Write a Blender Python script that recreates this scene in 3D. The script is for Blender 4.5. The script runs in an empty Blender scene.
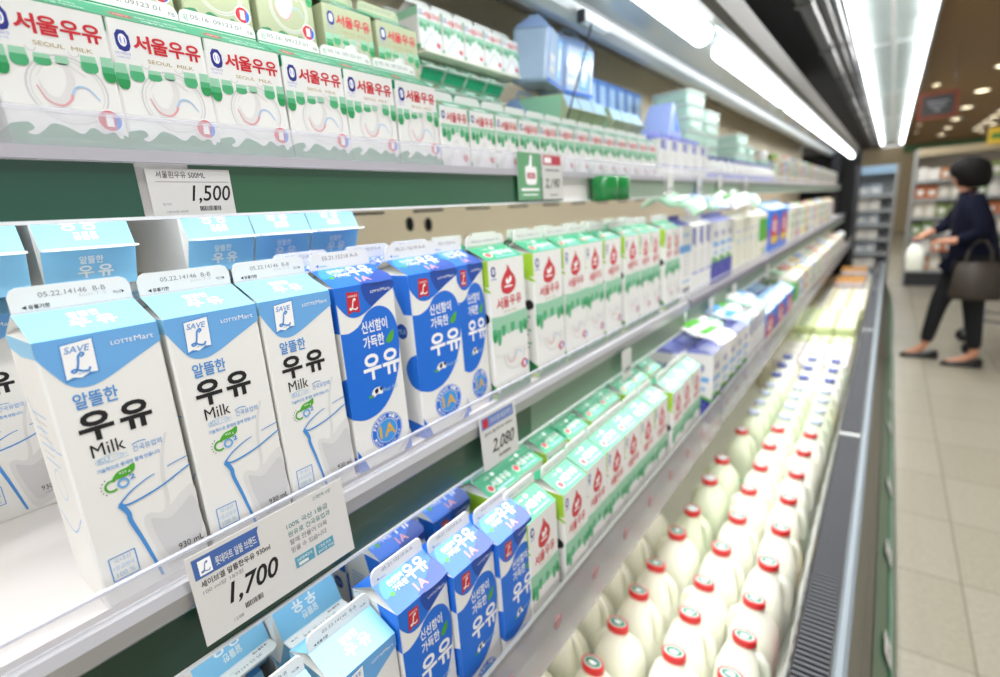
import bpy, bmesh, math, random
from mathutils import Vector, Matrix
random.seed(7)
C = bpy.context.scene.collection
CAMH = 1.43
# ------------------------------------------------------------------ camera
cd = bpy.data.cameras.new('camera'); cam = bpy.data.objects.new('camera', cd); C.objects.link(cam)
Rm = Matrix(((0.801, -0.086, 0.593), (0.595, 0.229, -0.770), (-0.069, 0.970, 0.234)))
R_EXACT = None
def _basis():
    P = (500.0, 338.5); V1 = (892.0, 188.0); V3 = (650.0, 2440.0)
    f = math.sqrt(-((V1[0]-P[0])*(V3[0]-P[0]) + (V1[1]-P[1])*(V3[1]-P[1])))
    def ray(v): return Vector((v[0]-P[0], -(v[1]-P[1]), -f)).normalized()
    Y = ray(V1); Z = -ray(V3); X = Y.cross(Z).normalized(); Z = X.cross(Y).normalized()
    return f, Matrix((X, Y, Z))
F_PX, R_EXACT = _basis()
cam.matrix_world = Matrix.Translation((0, 0, CAMH)) @ R_EXACT.to_4x4()
cd.sensor_width = 36; cd.lens = F_PX*36/1000; cd.clip_start = 0.02; cd.clip_end = 80
cd.dof.use_dof = True; cd.dof.focus_distance = 0.43; cd.dof.aperture_fstop = 3.3
bpy.context.scene.camera = cam
# ------------------------------------------------------------------ world and exposure
w = bpy.data.worlds.new('world'); bpy.context.scene.world = w; w.use_nodes = True
w.node_tree.nodes['Background'].inputs[0].default_value = (0.98, 0.98, 1.0, 1)
w.node_tree.nodes['Background'].inputs[1].default_value = 0.80
vs = bpy.context.scene.view_settings
vs.view_transform = 'Standard'; vs.look = 'None'; vs.gamma = 1; vs.use_curve_mapping = False; vs.exposure = 0.42
bpy.context.scene.cycles.use_denoising = True
bpy.context.scene.cycles.max_bounces = 6
bpy.context.scene.cycles.transparent_max_bounces = 12
bpy.context.scene.cycles.sample_clamp_indirect = 4
# ------------------------------------------------------------------ area lights (fittings of the shop, plus an added fill over the jug bin)
def area(name, loc, sx, sy, power, tilt=0.0, col=(1, 1, 1)):
    l = bpy.data.lights.new(name, 'AREA'); l.shape = 'RECTANGLE'; l.size = sx; l.size_y = sy; l.energy = power; l.color = col
    o = bpy.data.objects.new(name, l); C.objects.link(o); o.location = loc; o.rotation_euler = (0, tilt, 0)
    return o
area('canopy_lamp_light', (-0.385, 1.2, 1.805), 0.03, 3.2, 9, 0.85, (0.97, 0.99, 1.0))
area('canopy_lamp_light', (-0.385, 4.6, 1.805), 0.03, 3.2, 6, 0.85, (0.97, 0.99, 1.0))
area('shelf_lamp_light', (-0.50, 0.9, 1.478), 0.012, 2.6, 3.8, 1.05, (1.0, 0.97, 0.93))
area('shelf_lamp_light', (-0.50, 4.2, 1.478), 0.012, 3.6, 5.0, 1.0, (1.0, 0.97, 0.93))
area('shelf_lamp_light', (-0.44, 0.9, 1.148), 0.012, 2.6, 0.8, 0.35, (0.94, 0.99, 1.0))
area('shelf_lamp_light', (-0.44, 4.2, 1.148), 0.012, 3.6, 0.5, 0.35, (0.94, 0.99, 1.0))
area('bin_fill_light', (-0.36, 2.0, 0.828), 0.012, 5.0, 3.0, -0.25, (0.97, 1.0, 0.95))  # added fill under the bottom shelf, brightens the jugs
area('ceiling_troffer_light', (-0.1, 2.6, 2.60), 0.5, 7.0, 100, 0, (1, 1, 1))
area('ceiling_troffer_light', (-0.1, 11.0, 2.60), 0.5, 7.0, 70, 0, (1, 1, 1))
# ================================================================== helpers
def hexlin(h):
    r = [int(h[i:i+2], 16)/255 for i in (0, 2, 4)]
    return tuple(((c/12.92) if c <= 0.04045 else ((c+0.055)/1.055)**2.4) for c in r) + (1,)
MATS = {}
def mat(name, hexc, rough=0.4, metal=0.0, spec=0.5, emit=None, es=0, noise=None, trans=0, coat=0, sss=0):
    if name in MATS: return MATS[name]
    m = bpy.data.materials.new(name); m.use_nodes = True; nt = m.node_tree; b = nt.nodes['Principled BSDF']
    b.inputs['Base Color'].default_value = hexlin(hexc); b.inputs['Roughness'].default_value = rough
    b.inputs['Metallic'].default_value = metal; b.inputs['Specular IOR Level'].default_value = spec
    b.inputs['Coat Weight'].default_value = coat
    if sss:
        b.inputs['Subsurface Weight'].default_value = sss; b.inputs['Subsurface Radius'].default_value = (0.02, 0.02, 0.012)
    if emit:
        b.inputs['Emission Color'].default_value = hexlin(emit); b.inputs['Emission Strength'].default_value = es
    if noise:
        sc, amt = noise
        n = nt.nodes.new('ShaderNodeTexNoise'); n.inputs['Scale'].default_value = sc; n.inputs['Detail'].default_value = 3
        tc = nt.nodes.new('ShaderNodeTexCoord'); nt.links.new(tc.outputs['Object'], n.inputs['Vector'])
        mx = nt.nodes.new('ShaderNodeMixRGB'); mx.blend_type = 'MULTIPLY'; mx.inputs[0].default_value = 1
        rp = nt.nodes.new('ShaderNodeMapRange'); rp.inputs[3].default_value = 1-amt; rp.inputs[4].default_value = 1.0
        nt.links.new(n.outputs[0], rp.inputs[0]); nt.links.new(rp.outputs[0], mx.inputs[2])
        mx.inputs[1].default_value = hexlin(hexc); nt.links.new(mx.outputs[0], b.inputs['Base Color'])
    if trans:
        t = nt.nodes.new('ShaderNodeBsdfTransparent'); mix = nt.nodes.new('ShaderNodeMixShader'); mix.inputs[0].default_value = 1-trans
        nt.links.new(t.outputs[0], mix.inputs[1]); nt.links.new(b.outputs[0], mix.inputs[2])
        nt.links.new(mix.outputs[0], nt.nodes['Material Output'].inputs[0])
    MATS[name] = m; return m
class MB:
    def __init__(s): s.v = []; s.f = []; s.m = []; s.mats = []; s.sm = []
    def mi(s, m):
        if m not in s.mats: s.mats.append(m)
        return s.mats.index(m)
    def face(s, pts, m, smooth=False):
        b = len(s.v); s.v += [tuple(p) for p in pts]; s.f.append(tuple(range(b, b+len(pts)))); s.m.append(s.mi(m)); s.sm.append(smooth)
    def mesh(s, verts, faces, m, smooth=False):
        b = len(s.v); s.v += [tuple(p) for p in verts]; k = s.mi(m)
        for f in faces: s.f.append(tuple(b+i for i in f)); s.m.append(k); s.sm.append(smooth)
    def box(s, a, c, m, M=None):
        x0, y0, z0 = a; x1, y1, z1 = c
        vs_ = [(x0,y0,z0),(x1,y0,z0),(x1,y1,z0),(x0,y1,z0),(x0,y0,z1),(x1,y0,z1),(x1,y1,z1),(x0,y1,z1)]
        if M is not None: vs_ = [M @ Vector(p) for p in vs_]
        s.mesh(vs_, [(0,3,2,1),(4,5,6,7),(0,1,5,4),(1,2,6,5),(2,3,7,6),(3,0,4,7)], m)
    def rbox(s, a, c, r, m, n=3, M=None):
        "box with rounded vertical edges and small top/bottom chamfer"
        x0, y0, z0 = a; x1, y1, z1 = c; r = min(r, (x1-x0)/2.01, (y1-y0)/2.01)
        def ringp(ins):
            o = []
            for cx, cy, a0 in ((x1-r, y1-r, 0), (x0+r, y1-r, 90), (x0+r, y0+r, 180), (x1-r, y0+r, 270)):
                for k in range(n+1):
                    t = math.radians(a0+90*k/n); o.append((cx+(r-ins)*math.cos(t), cy+(r-ins)*math.sin(t)))
            return o
        h = min(r*0.5, (z1-z0)*0.3)
        s.loft([[(x, y, z) for x, y in ringp(i)] for z, i in ((z0, h), (z0+h, 0), (z1-h, 0), (z1, h))], m, M=M, smooth=False)
    def loft(s, rings, m, caps=True, M=None, smooth=True):
        n = len(rings[0]); vs_ = [p for r in rings for p in r]
        if M is not None: vs_ = [M @ Vector(p) for p in vs_]
        fs = []
        for k in range(len(rings)-1):
            for i in range(n):
                j = (i+1) % n; fs.append((k*n+i, k*n+j, (k+1)*n+j, (k+1)*n+i))
        s.mesh(vs_, fs, m, smooth)
        if caps:
            s.face(list(reversed([Vector(p) for p in vs_[:n]])), m); s.face(vs_[-n:], m)
    def lathe(s, prof, m, c=(0, 0, 0), n=20, sx=1, sy=1, caps=True, M=None, smooth=True):
        s.loft([[(c[0]+r*sx*math.cos(2*math.pi*i/n), c[1]+r*sy*math.sin(2*math.pi*i/n), c[2]+z) for i in range(n)] for r, z in prof], m, caps, M, smooth)
    def tube(s, pts, r, m, n=8):
        pts = [Vector(p) for p in pts]; rings = []
        rr = r if isinstance(r, (list, tuple)) else [r]*len(pts)
        for i, p in enumerate(pts):
            d = (pts[min(i+1, len(pts)-1)]-pts[max(i-1, 0)]).normalized()
            a = d.cross(Vector((0, 0, 1)) if abs(d.z) < 0.9 else Vector((1, 0, 0))).normalized(); b = d.cross(a)
            rings.append([p + a*rr[i]*math.cos(2*math.pi*k/n) + b*rr[i]*math.sin(2*math.pi*k/n) for k in range(n)])
        s.loft(rings, m)
    def build(s, name, parent=None, loc=None):
        me = bpy.data.meshes.new(name); me.from_pydata(s.v, [], s.f)
        for m in s.mats: me.materials.append(m)
        me.polygons.foreach_set('material_index', s.m); me.polygons.foreach_set('use_smooth', s.sm); me.update()
        o = bpy.data.objects.new(name, me); C.objects.link(o); o.parent = parent
        if loc: o.location = loc
        return o
_T = {}
def text2d(t, bold=0.0, shear=0.0):
    k = (t, bold, shear)
    if k in _T: return _T[k]
    c = bpy.data.curves.new('lettering', 'FONT'); c.body = t; c.offset = bold; c.shear = shear; c.resolution_u = 3
    o = bpy.data.objects.new('lettering', c); C.objects.link(o); bpy.context.view_layer.update()
    me = bpy.data.meshes.new_from_object(o)
    vs_ = [(v.co.x, v.co.y) for v in me.vertices]; fs = [tuple(p.vertices) for p in me.polygons]
    bpy.data.objects.remove(o); bpy.data.curves.remove(c); bpy.data.meshes.remove(me)
    x0 = min(v[0] for v in vs_); x1 = max(v[0] for v in vs_); y0 = min(v[1] for v in vs_); y1 = max(v[1] for v in vs_)
    vs_ = [((x-x0)/(x1-x0), (y-y0)/(y1-y0)) for x, y in vs_]
    _T[k] = (vs_, fs); return _T[k]
def catmull(pts, n=6, closed=True):
    o = []; N = len(pts)
    for i in range(N if closed else N-1):
        g = (lambda j: pts[j % N]) if closed else (lambda j: pts[max(0, min(N-1, j))])
        p0, p1, p2, p3 = g(i-1), g(i), g(i+1), g(i+2)
        for k in range(n):
            t = k/n
            o.append(tuple(0.5*((2*p1[a]) + (-p0[a]+p2[a])*t + (2*p0[a]-5*p1[a]+4*p2[a]-p3[a])*t*t + (-p0[a]+3*p1[a]-3*p2[a]+p3[a])*t**3) for a in (0, 1)))
    if not closed: o.append(pts[-1])
    return o
class Face:
    "a printed side: u, v in metres from origin O, ink layers lie 0.1 mm apart"
    def __init__(s, mb, O, U, V, k=0.001):
        s.mb = mb; s.O = Vector(O); s.U = Vector(U).normalized(); s.V = Vector(V).normalized(); s.N = s.U.cross(s.V); s.k = k; s.du = 0; s.dv = 0
    def P(s, u, v, L): return s.O + s.U*((u+s.du)*s.k) + s.V*((v+s.dv)*s.k) + s.N*(0.00012*L)
    def poly(s, pts, m, L=1): s.mb.face([s.P(u, v, L) for u, v in pts], m)
    def rect(s, u0, v0, u1, v1, m, L=1): s.poly([(u0, v0), (u1, v0), (u1, v1), (u0, v1)], m, L)
    def blob(s, pts, m, L=1, n=5): s.poly(catmull(pts, n), m, L)
    def ell(s, cu, cv, ru, rv, m, L=1, n=20, a0=0, a1=360):
        s.poly([(cu+ru*math.cos(math.radians(a0+(a1-a0)*i/n)), cv+rv*math.sin(math.radians(a0+(a1-a0)*i/n))) for i in range(n if a1-a0 == 360 else n+1)], m, L)
    def ring(s, cu, cv, ru, rv, wd, m, L=1, n=20, a0=0, a1=360):
        for i in range(n):
            t0 = math.radians(a0+(a1-a0)*i/n); t1 = math.radians(a0+(a1-a0)*(i+1)/n)
            s.poly([(cu+(ru-wd)*math.cos(t0), cv+(rv-wd)*math.sin(t0)), (cu+ru*math.cos(t0), cv+rv*math.sin(t0)),
                    (cu+ru*math.cos(t1), cv+rv*math.sin(t1)), (cu+(ru-wd)*math.cos(t1), cv+(rv-wd)*math.sin(t1))], m, L)
    def stroke(s, pts, wd, m, L=1, n=5):
        p = catmull(pts, n, False) if n > 1 else pts; ws = wd if isinstance(wd, (list, tuple)) else (wd, wd); q = []
        for i in range(len(p)):
            a = p[max(0, i-1)]; b = p[min(len(p)-1, i+1)]; d = math.hypot(b[0]-a[0], b[1]-a[1]) or 1
            h = (ws[0]+(ws[1]-ws[0])*i/(len(p)-1))/2; nx, ny = -(b[1]-a[1])/d*h, (b[0]-a[0])/d*h
            q.append(((p[i][0]+nx, p[i][1]+ny), (p[i][0]-nx, p[i][1]-ny)))
        for i in range(len(q)-1): s.poly([q[i][0], q[i][1], q[i+1][1], q[i+1][0]], m, L)
    def text(s, t, u0, v0, u1, v1, m, L=2, bold=0.0, shear=0.0, skew=0.0):
        vs_, fs = text2d(t, bold, shear)
        s.mb.mesh([s.P(u0+(u1-u0)*x, v0+(v1-v0)*y+skew*(u1-u0)*x, L) for x, y in vs_], fs, m)
def empty(name, loc=(0, 0, 0), rot=(0, 0, 0)):
    o = bpy.data.objects.new(name, None); C.objects.link(o); o.location = loc; o.rotation_euler = rot; o.empty_display_size = 0.02
    return o
def tag(o, label, cat, group=None, kind=None):
    if label: o['label'] = label
    if cat: o['category'] = cat
    if group: o['group'] = group
    if kind: o['kind'] = kind
    return o
NTH = 'first second third fourth fifth sixth seventh eighth ninth tenth eleventh twelfth thirteenth fourteenth fifteenth sixteenth seventeenth eighteenth nineteenth twentieth'.split()
def nth(i):
    if i < 20: return NTH[i]
    t = ('twenty', 'thirty', 'forty')[i//10-1 if (i+1) % 10 == 0 and False else (i+1)//10-2]
    return {20: 'twentieth', 30: 'thirtieth', 40: 'fortieth'}.get(i+1, t+'-'+NTH[(i+1) % 10-1] if (i+1) % 10 else t)
def copy_thing(root):
    r = root.copy(); C.objects.link(r)
    for ch in list(root.children):
        c = ch.copy(); C.objects.link(c); c.parent = r
        for g in list(ch.children):
            d = g.copy(); C.objects.link(d); d.parent = c
    return r
PROTOS = []
class Proto:
    "first call hands out the thing itself, later calls copies of it and its parts"
    def __init__(s, root): s.root = root; s.used = False; PROTOS.append(s)
    def put(s, loc, label, cat, group=None, rot=(0, 0, 0), scale=None):
        o = copy_thing(s.root) if s.used else s.root
        s.used = True; o.location = loc; o.rotation_euler = rot; o.scale = scale or (1, 1, 1)
        for k in ('label', 'category', 'group'):
            if k in o: del o[k]
        return tag(o, label, cat, group)
def struct(o, **k): o['kind'] = 'structure'; return o
# ------------------------------------------------------------------ inks and materials
WH = mat('coated_white_board', 'f2f2ee', 0.38); CRM = mat('cream_board', 'ecead8', 0.4)
WINK = mat('white_ink', 'ffffff', 0.4)
SKY = mat('sky_blue_ink', '8fd0f4', 0.35); MID = mat('mid_blue_ink', '6fb0ea', 0.35); LET = mat('letter_blue_ink', '4a94da', 0.4)
PALE = mat('pale_blue_ink', 'a9cdec', 0.4); BLK = mat('black_ink', '121214', 0.45); GRY = mat('grey_ink', '8a8a90', 0.5); LGR = mat('light_grey_ink', 'd6d6d6', 0.45); LGR2 = mat('pale_grey_ink', 'e4e4e2', 0.45)
ROY = mat('royal_blue_ink', '1570dc', 0.33); ROYD = mat('deep_royal_ink', '1448a8', 0.33); ROYL = mat('bright_blue_ink', '3d9be6', 0.33); REDI = mat('red_ink', 'c8222c', 0.4)
GOLD = mat('gold_ink', 'e2b23e', 0.4); LEAF = mat('leaf_green_ink', '4fae2e', 0.4); EMG = mat('emerald_ink', '22a474', 0.35); DGR = mat('dark_green_ink', '1d7a48', 0.38)
DRIP = mat('drip_green_ink', '4fb27a', 0.38); DRIPL = mat('pale_drip_green_ink', '9fd4b4', 0.4); DRIPD = mat('deep_drip_green_ink', '2c9a58', 0.38)
LIME = mat('lime_ink', 'a6cf3a', 0.4); NAVY = mat('emblem_navy_ink', '2b3590', 0.4); SRED = mat('brand_red_ink', 'd2303a', 0.4); TAN = mat('tan_ink', 'b8a468', 0.5)
PINK = mat('pink_ink', 'e7a6ac', 0.4); PURP = mat('violet_blue_ink', '3b3aa8', 0.35); PURL = mat('pale_violet_ink', '8d95dc', 0.4); SWRL = mat('swirl_shadow_ink', 'e6e4e2', 0.4)
BAND = mat('green_band_ink', '3a8f62', 0.38); YEL = mat('yellow_ink', 'f0c838', 0.4); OLV = mat('olive_board', 'b9c09a', 0.45)
# ================================================================== cartons
def carton_shell(W, D, H, G, FH, wall, slope, fin, art_front=None, art_side=None, art_slope=None, art_fin=None, side2=None, slope_back=False):
    root = empty('milk_carton'); b = MB(); d, h_ = D/2, W/2; e = 0.0015
    # body with slightly rounded vertical edges
    b.loft([[(x, y, z) for x, y in ((d-e, -h_), (d, -h_+e), (d, h_-e), (d-e, h_), (-d+e, h_), (-d, h_-e), (-d, -h_+e), (-d+e, -h_))] for z in (0, H)], wall, smooth=False)
    if art_front: art_front(Face(b, (d, -h_, 0), (0, 1, 0), (0, 0, 1)))
    if art_side:
        art_side(Face(b, (-d, -h_, 0), (1, 0, 0), (0, 0, 1)))
    if side2: side2(Face(b, (d, h_, 0), (-1, 0, 0), (0, 0, 1)))
    b.build('carton_body', root)
    g = MB(); Fr = Vector; A0 = Fr((d, -h_, H)); A1 = Fr((d, h_, H)); B0 = Fr((-d, -h_, H)); B1 = Fr((-d, h_, H)); R0 = Fr((0, -h_, H+G)); R1 = Fr((0, h_, H+G))
    I0 = Fr((0, -h_+d*0.85, H+G*0.93)); I1 = Fr((0, h_-d*0.85, H+G*0.93))
    g.face([A0, A1, R1, R0], slope); g.face([B1, B0, R0, R1], slope)
    for a, c, r, i in ((A0, B0, R0, I0), (B1, A1, R1, I1)):
        g.face([c, a, i], wall); g.face([a, r, i], wall); g.face([r, c, i], wall)
    if art_slope:
        art_slope(Face(g, A0, (0, 1, 0), (R0-A0)), math.hypot(d, G)*1000)
        if slope_back: art_slope(Face(g, B1, (0, -1, 0), (R1-B1)), math.hypot(d, G)*1000)
    gt = g.build('gable_top', root)
    f = MB(); q = 0.006; t = 0.0011; z0 = H+G-0.0015; z1 = H+G+FH
    out = [(-h_+0.0005, z0), (h_-0.0005, z0), (h_-0.0005, z1-q), (h_-0.0025, z1-q*0.3), (h_-q, z1), (-h_+q, z1), (-h_+0.0025, z1-q*0.3), (-h_+0.0005, z1-q)]
    f.loft([[(t, y, z) for y, z in out], [(-t, y, z) for y, z in out]], fin, smooth=False)
    if art_fin: art_fin(Face(f, (t, -h_, H+G), (0, 1, 0), (0, 0, 1)))
    f.build('sealed_fin', gt)
    return root
def teardrop(F, u, v, w_, h, m, L=1, up=False):
    def U(top, k, mm, LL):
        wd = w_*0.5*k; F.poly([(u-wd*0.86, top), (u+wd*0.86, top)] + catmull([(u+wd*0.86, top), (u+wd, v-h*0.7), (u+wd*0.62, v-h*0.95), (u, v-h), (u-wd*0.62, v-h*0.95), (u-wd, v-h*0.7), (u-wd*0.86, top)], 3, False)[1:-1], mm, LL)
    U(v, 1.0, DRIPL, L+1)
    if m is not DRIPL: U(v-h*0.38, 1.0, DRIP, L+2)
    if m is DRIPD: U(v-h*0.62, 1.0, DRIPD, L+3)
def script_L(F, u, v, s, m, L=3, wd=None):
    wd = wd or s*0.11
    F.stroke([(u+s*0.62, v+s*0.95), (u+s*0.80, v+s*1.08), (u+s*0.72, v+s*1.2), (u+s*0.52, v+s*1.0), (u+s*0.42, v+s*0.55), (u+s*0.28, v+s*0.12), (u+s*0.1, v+s*0.02), (u+s*0.02, v+s*0.14), (u+s*0.22, v+s*0.2), (u+s*0.55, v+s*0.04), (u+s*0.85, v), (u+s*0.98, v+s*0.2)], wd, m, L)
# --- light blue milk 930 ml
def light_front(F):
    F.poly([(0, 195), (0, 184)] + catmull([(0, 184), (6, 173), (13, 163), (23, 160), (34, 163), (52, 172), (70, 181)], 5, False) + [(70, 181), (70, 195)], MID, 1)
    F.poly([(11.2, 165.6), (30, 168.4), (31, 192.6), (12.4, 190.6)], LET, 2)
    F.poly([(12, 167), (15.5, 168.3), (20, 167), (25, 169.5), (29.4, 169.2), (30.2, 191.7), (13, 189.9)], WINK, 3)
    F.text('SAVE', 14.2, 184.3, 28.2, 188.6, LET, 4, 0.005, 0.25); script_L(F, 15.5, 171, 10.5, LET, 4, 1.3); F.text('세이브엘', 18.5, 169.4, 25.5, 170.6, LET, 4)
    F.text('LOTTE', 40, 184.4, 53, 187.2, WINK, 3, 0.01); F.text('Mart', 54, 184.3, 66, 188, WINK, 3)
    F.du = -3; F.dv = 1; F.text('알뜰한', 15, 145, 40, 156, LET, 2, 0.015)
    F.dv = 2.5; F.text('우', 13.5, 119.5, 33.5, 140.5, BLK, 2, 0.035); F.text('유', 37, 119.5, 57, 140.5, BLK, 2, 0.035)
    F.dv = 4; F.text('Milk', 17, 106.5, 36.5, 115.8, BLK, 2)
    F.dv = 5.5; F.ring(26, 101.2, 8.6, 2.6, 0.35, PALE, 1, 16); F.rect(18, 98.9, 37, 99.2, PALE, 1); F.text('KU', 19.2, 99.8, 26, 103, PALE, 2, 0.02); F.text('건국대학교', 27.5, 100.4, 36.4, 102.4, PALE, 2)
    F.text('건국유업의', 40, 100, 58.5, 104.6, LET, 2); F.stroke([(40, 105.5), (44, 106.8), (49, 106.2)], 0.6, LET, 2)
    F.text('기술력으로 롯데와 함께 만듭니다', 17, 92.8, 56, 96, LET, 2, 0.01)
    F.dv = 3; F.du = -5; F.ring(25, 83.5, 4.6, 4.6, 1.5, LEAF, 2, 16, 50, 310); F.ring(31.8, 83, 3.8, 3.8, 1.5, MID, 3, 16); F.text('2', 36, 83.6, 39.4, 87.4, LET, 3, 0.02)
    F.blob([(26, 88), (30, 92.4), (36, 93.4), (40.5, 95), (40, 90), (36, 87.6), (30, 87)], LEAF, 3); F.text('935 g', 30.5, 89.4, 37.5, 91.6, WINK, 4)
    for k in range(6):
        a = math.radians(120+22*k); F.ell(25+6.4*math.cos(a), 83.5+6.4*math.sin(a), 0.45, 0.45, BLK, 2, 8)
    # glass of milk
    F.du = F.dv = 0
    F.blob([(33, 52), (38, 56), (44, 53), (52, 56), (60, 62), (69.3, 64), (69.6, 40), (69.5, 12), (52, 4), (42, 4), (36, 26)], LGR2, 1)
    F.blob([(37, 50), (42, 49), (49, 46), (57, 50), (66, 56), (69, 48), (69, 26), (58, 14), (46, 10), (40, 28)], LGR, 2)
    F.stroke([(59, 112), (54, 98), (51, 80), (50.5, 62), (48, 52)], (2.0, 3.2), LGR2, 1)
    F.stroke([(21, 71), (29, 77.5), (40, 82.5), (46, 84)], (1.4, 0.6), LET, 3); F.stroke([(55, 86), (61, 87.2), (69.8, 88.4)], 0.7, LET, 3)
    F.stroke([(21, 71), (27, 69), (40, 70.8), (52, 74), (62, 78), (69.8, 81)], (1.6, 1.1), LET, 3)
    F.stroke([(21.5, 71), (25, 63), (25.4, 56), (29, 40), (33, 20), (36, 4)], (3.6, 1.8), LET, 3)
    F.text('930 mL', 50, 17, 68, 22, BLK, 3); F.text('(에너지 608kcal)', 52, 13, 68, 15.4, GRY, 3)
    F.dv = 6
    for a in ((7, 11, 23, 11), (23, 11, 23, 29), (7, 29, 23, 29), (7, 11, 7, 29)): F.stroke([(a[0], a[1]), (a[2], a[3])], 0.7, LET, 2, 1)
    F.text('국내산', 9.5, 24, 20.5, 27.6, PALE, 2); F.text('1등급원유', 8.5, 18.6, 21.6, 22.4, PALE, 2); F.text('100 %', 9.5, 13, 20.5, 16.6, PALE, 2)
def light_side(F):
    F.poly([(0, 195), (0, 186), (30, 182), (70, 184), (70, 195)], SKY, 1)
    F.stroke([(8, 150), (40, 120), (66, 118)], 0.8, MID, 1); F.stroke([(6, 60), (36, 50), (66, 70)], 0.9, MID, 1)
    for k in range(7): F.rect(14, 140-6*k, 50-4*(k % 3), 141.2-6*k, LGR if k % 2 else PALE, 1)
    F.ring(36, 88, 12, 12, 0.8, PALE, 1)
def light_slope(F, s):
    F.text('알뜰한', 26, s*0.60, 44, s*0.80, WINK, 1, 0.02); F.text('우', 24, s*0.24, 36, s*0.56, WINK, 1, 0.03); F.text('유', 39, s*0.24, 51, s*0.56, WINK, 1, 0.03)
def light_fin(F):
    F.text('◀', 6, 2.2, 8.6, 4.8, BLK, 1); F.text('유통기한', 9.5, 2, 21, 5, BLK, 1, 0.02); F.text('여는곳▶', 58, 5, 65, 7.6, BLK, 1)
    F.text('05.22.14146  B-B', 16, 9.2, 54, 12.6, GRY, 1); F.text('kim.T.S', 38, 6.2, 54, 8.6, LGR, 1); F.rect(0.3, 0.4, 69.7, 0.8, LGR, 1)
LIGHT = Proto(carton_shell(0.070, 0.070, 0.195, 0.016, 0.017, WH, SKY, WH, light_front, light_side, light_slope, light_fin, slope_back=True))
# --- royal blue milk 1A
def royal_front(F):
    F.poly([(0, 195), (0, 180)] + catmull([(0, 180), (5, 172), (12, 165), (22, 163), (34, 167), (50, 176), (70, 186)], 5, False) + [(70, 186), (70, 195)], ROY, 1)
    F.blob([(30, 194), (50, 194), (68, 194), (69.5, 187.5), (52, 178.5), (38, 172)], ROYD, 2)
    F.poly([(11, 167), (17, 169.5), (25, 167.5), (26, 188), (12.4, 189.5)], REDI, 3); F.text('CHOICE', 13.5, 184, 24, 186, WINK, 4, 0.01); script_L(F, 14, 171.5, 9, WINK, 4, 1.2)
    F.text('LOTTE', 40, 184.6, 52, 187, WINK, 3, 0.01); F.text('Mart', 53, 184.6, 65, 188, WINK, 3)
    F.poly([(0, 150)] + catmull([(0, 150), (10, 149), (22, 154), (32, 165), (46, 170), (60, 164), (68, 148), (69, 125), (64, 98), (53, 74), (36, 58), (16, 54), (0, 60)], 6, False), ROY, 1)
    F.text('신선함이', 24, 144, 56, 157, WINK, 2, 0.02); F.text('가득한', 24, 128, 50, 141, WINK, 2, 0.02)
    F.blob([(52, 130), (56, 137), (63, 141), (62, 133), (57, 128)], LEAF, 2)
    F.text('우', 20, 94, 42, 122, WINK, 2, 0.03); F.text('유', 44, 94, 66, 122, WINK, 2, 0.03)
    F.blob([(26, 79), (30, 84), (37, 84), (40, 81), (39, 76), (33, 77), (28, 75)], WINK, 2); F.blob([(30, 82), (34, 83.5), (34, 79), (31, 78)], BLK, 3); F.blob([(36, 83), (40, 83), (38.5, 79)], BLK, 3)
    F.ell(25, 76.5, 3.4, 1.6, LEAF, 2, 12); F.text('Fresh Milk', 41, 76.5, 60, 81, PALE, 2, 0, 0.3)
    F.ell(39, 33, 20.5, 20.5, ROY, 1, 28); F.ring(39, 33, 19.8, 19.8, 0.6, WINK, 2, 28); F.ell(39, 33, 13.2, 13.2, ROYL, 2, 24); F.ring(39, 33, 13.4, 13.4, 0.5, WINK, 3, 24)
    circ_text(F, 'FRESH MILK', 39, 33, 16.5, 155, 25, 4.0, WINK); circ_text(F, '100% 국산원유 사용', 39, 33, 16.5, 200, 340, 3.0, WINK)
    F.text('1A', 29, 26.5, 50, 40.5, GOLD, 4, 0.02)
    F.poly([(58, 0), (70, 14), (70, 0)], ROY, 1); F.poly([(0, 0), (0, 26), (8, 10), (12, 0)], ROY, 1); F.blob([(50, 4), (60, 12), (69.5, 22), (69, 14), (60, 6)], LGR, 2)
def circ_text(F, t, cu, cv, r, a0, a1, h, m):
    n = len(t)
    for i, ch in enumerate(t):
        if ch == ' ': continue
        a = math.radians(a0+(a1-a0)*i/(n-1)); down = a0 > 180 and a0 < 340
        rot = a-math.pi/2 if not down else a+math.pi/2
        vs_, fs = text2d(ch, 0.01); c, s = math.cos(rot), math.sin(rot); w_ = h*0.8
        F.mb.mesh([F.P(cu+r*math.cos(a)+(x-0.5)*w_*c-(y-0.5)*h*s, cv+r*math.sin(a)+(x-0.5)*w_*s+(y-0.5)*h*c, 3) for x, y in vs_], fs, m)
def royal_side(F):
    F.poly([(40, 195), (46, 170), (56, 150), (70, 150), (70, 195)], ROY, 1)
    F.poly([(70, 60)] + catmull([(70, 60), (56, 66), (50, 84), (58, 98), (70, 104)], 5, False), ROY, 1)
    F.blob([(8, 40), (20, 70), (30, 50), (24, 26)], ROY, 1); F.poly([(0, 0), (70, 0), (70, 16), (30, 22), (0, 10)], ROY, 1)
    F.ell(50, 130, 9, 9, ROYD, 1); F.text('MILK', 42, 127, 58, 133, PALE, 2)
    for k in range(6): F.rect(10, 160-5*k, 34, 162-5*k, PALE, 1)
    F.rect(16, 108, 34, 126, REDI, 1)
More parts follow.
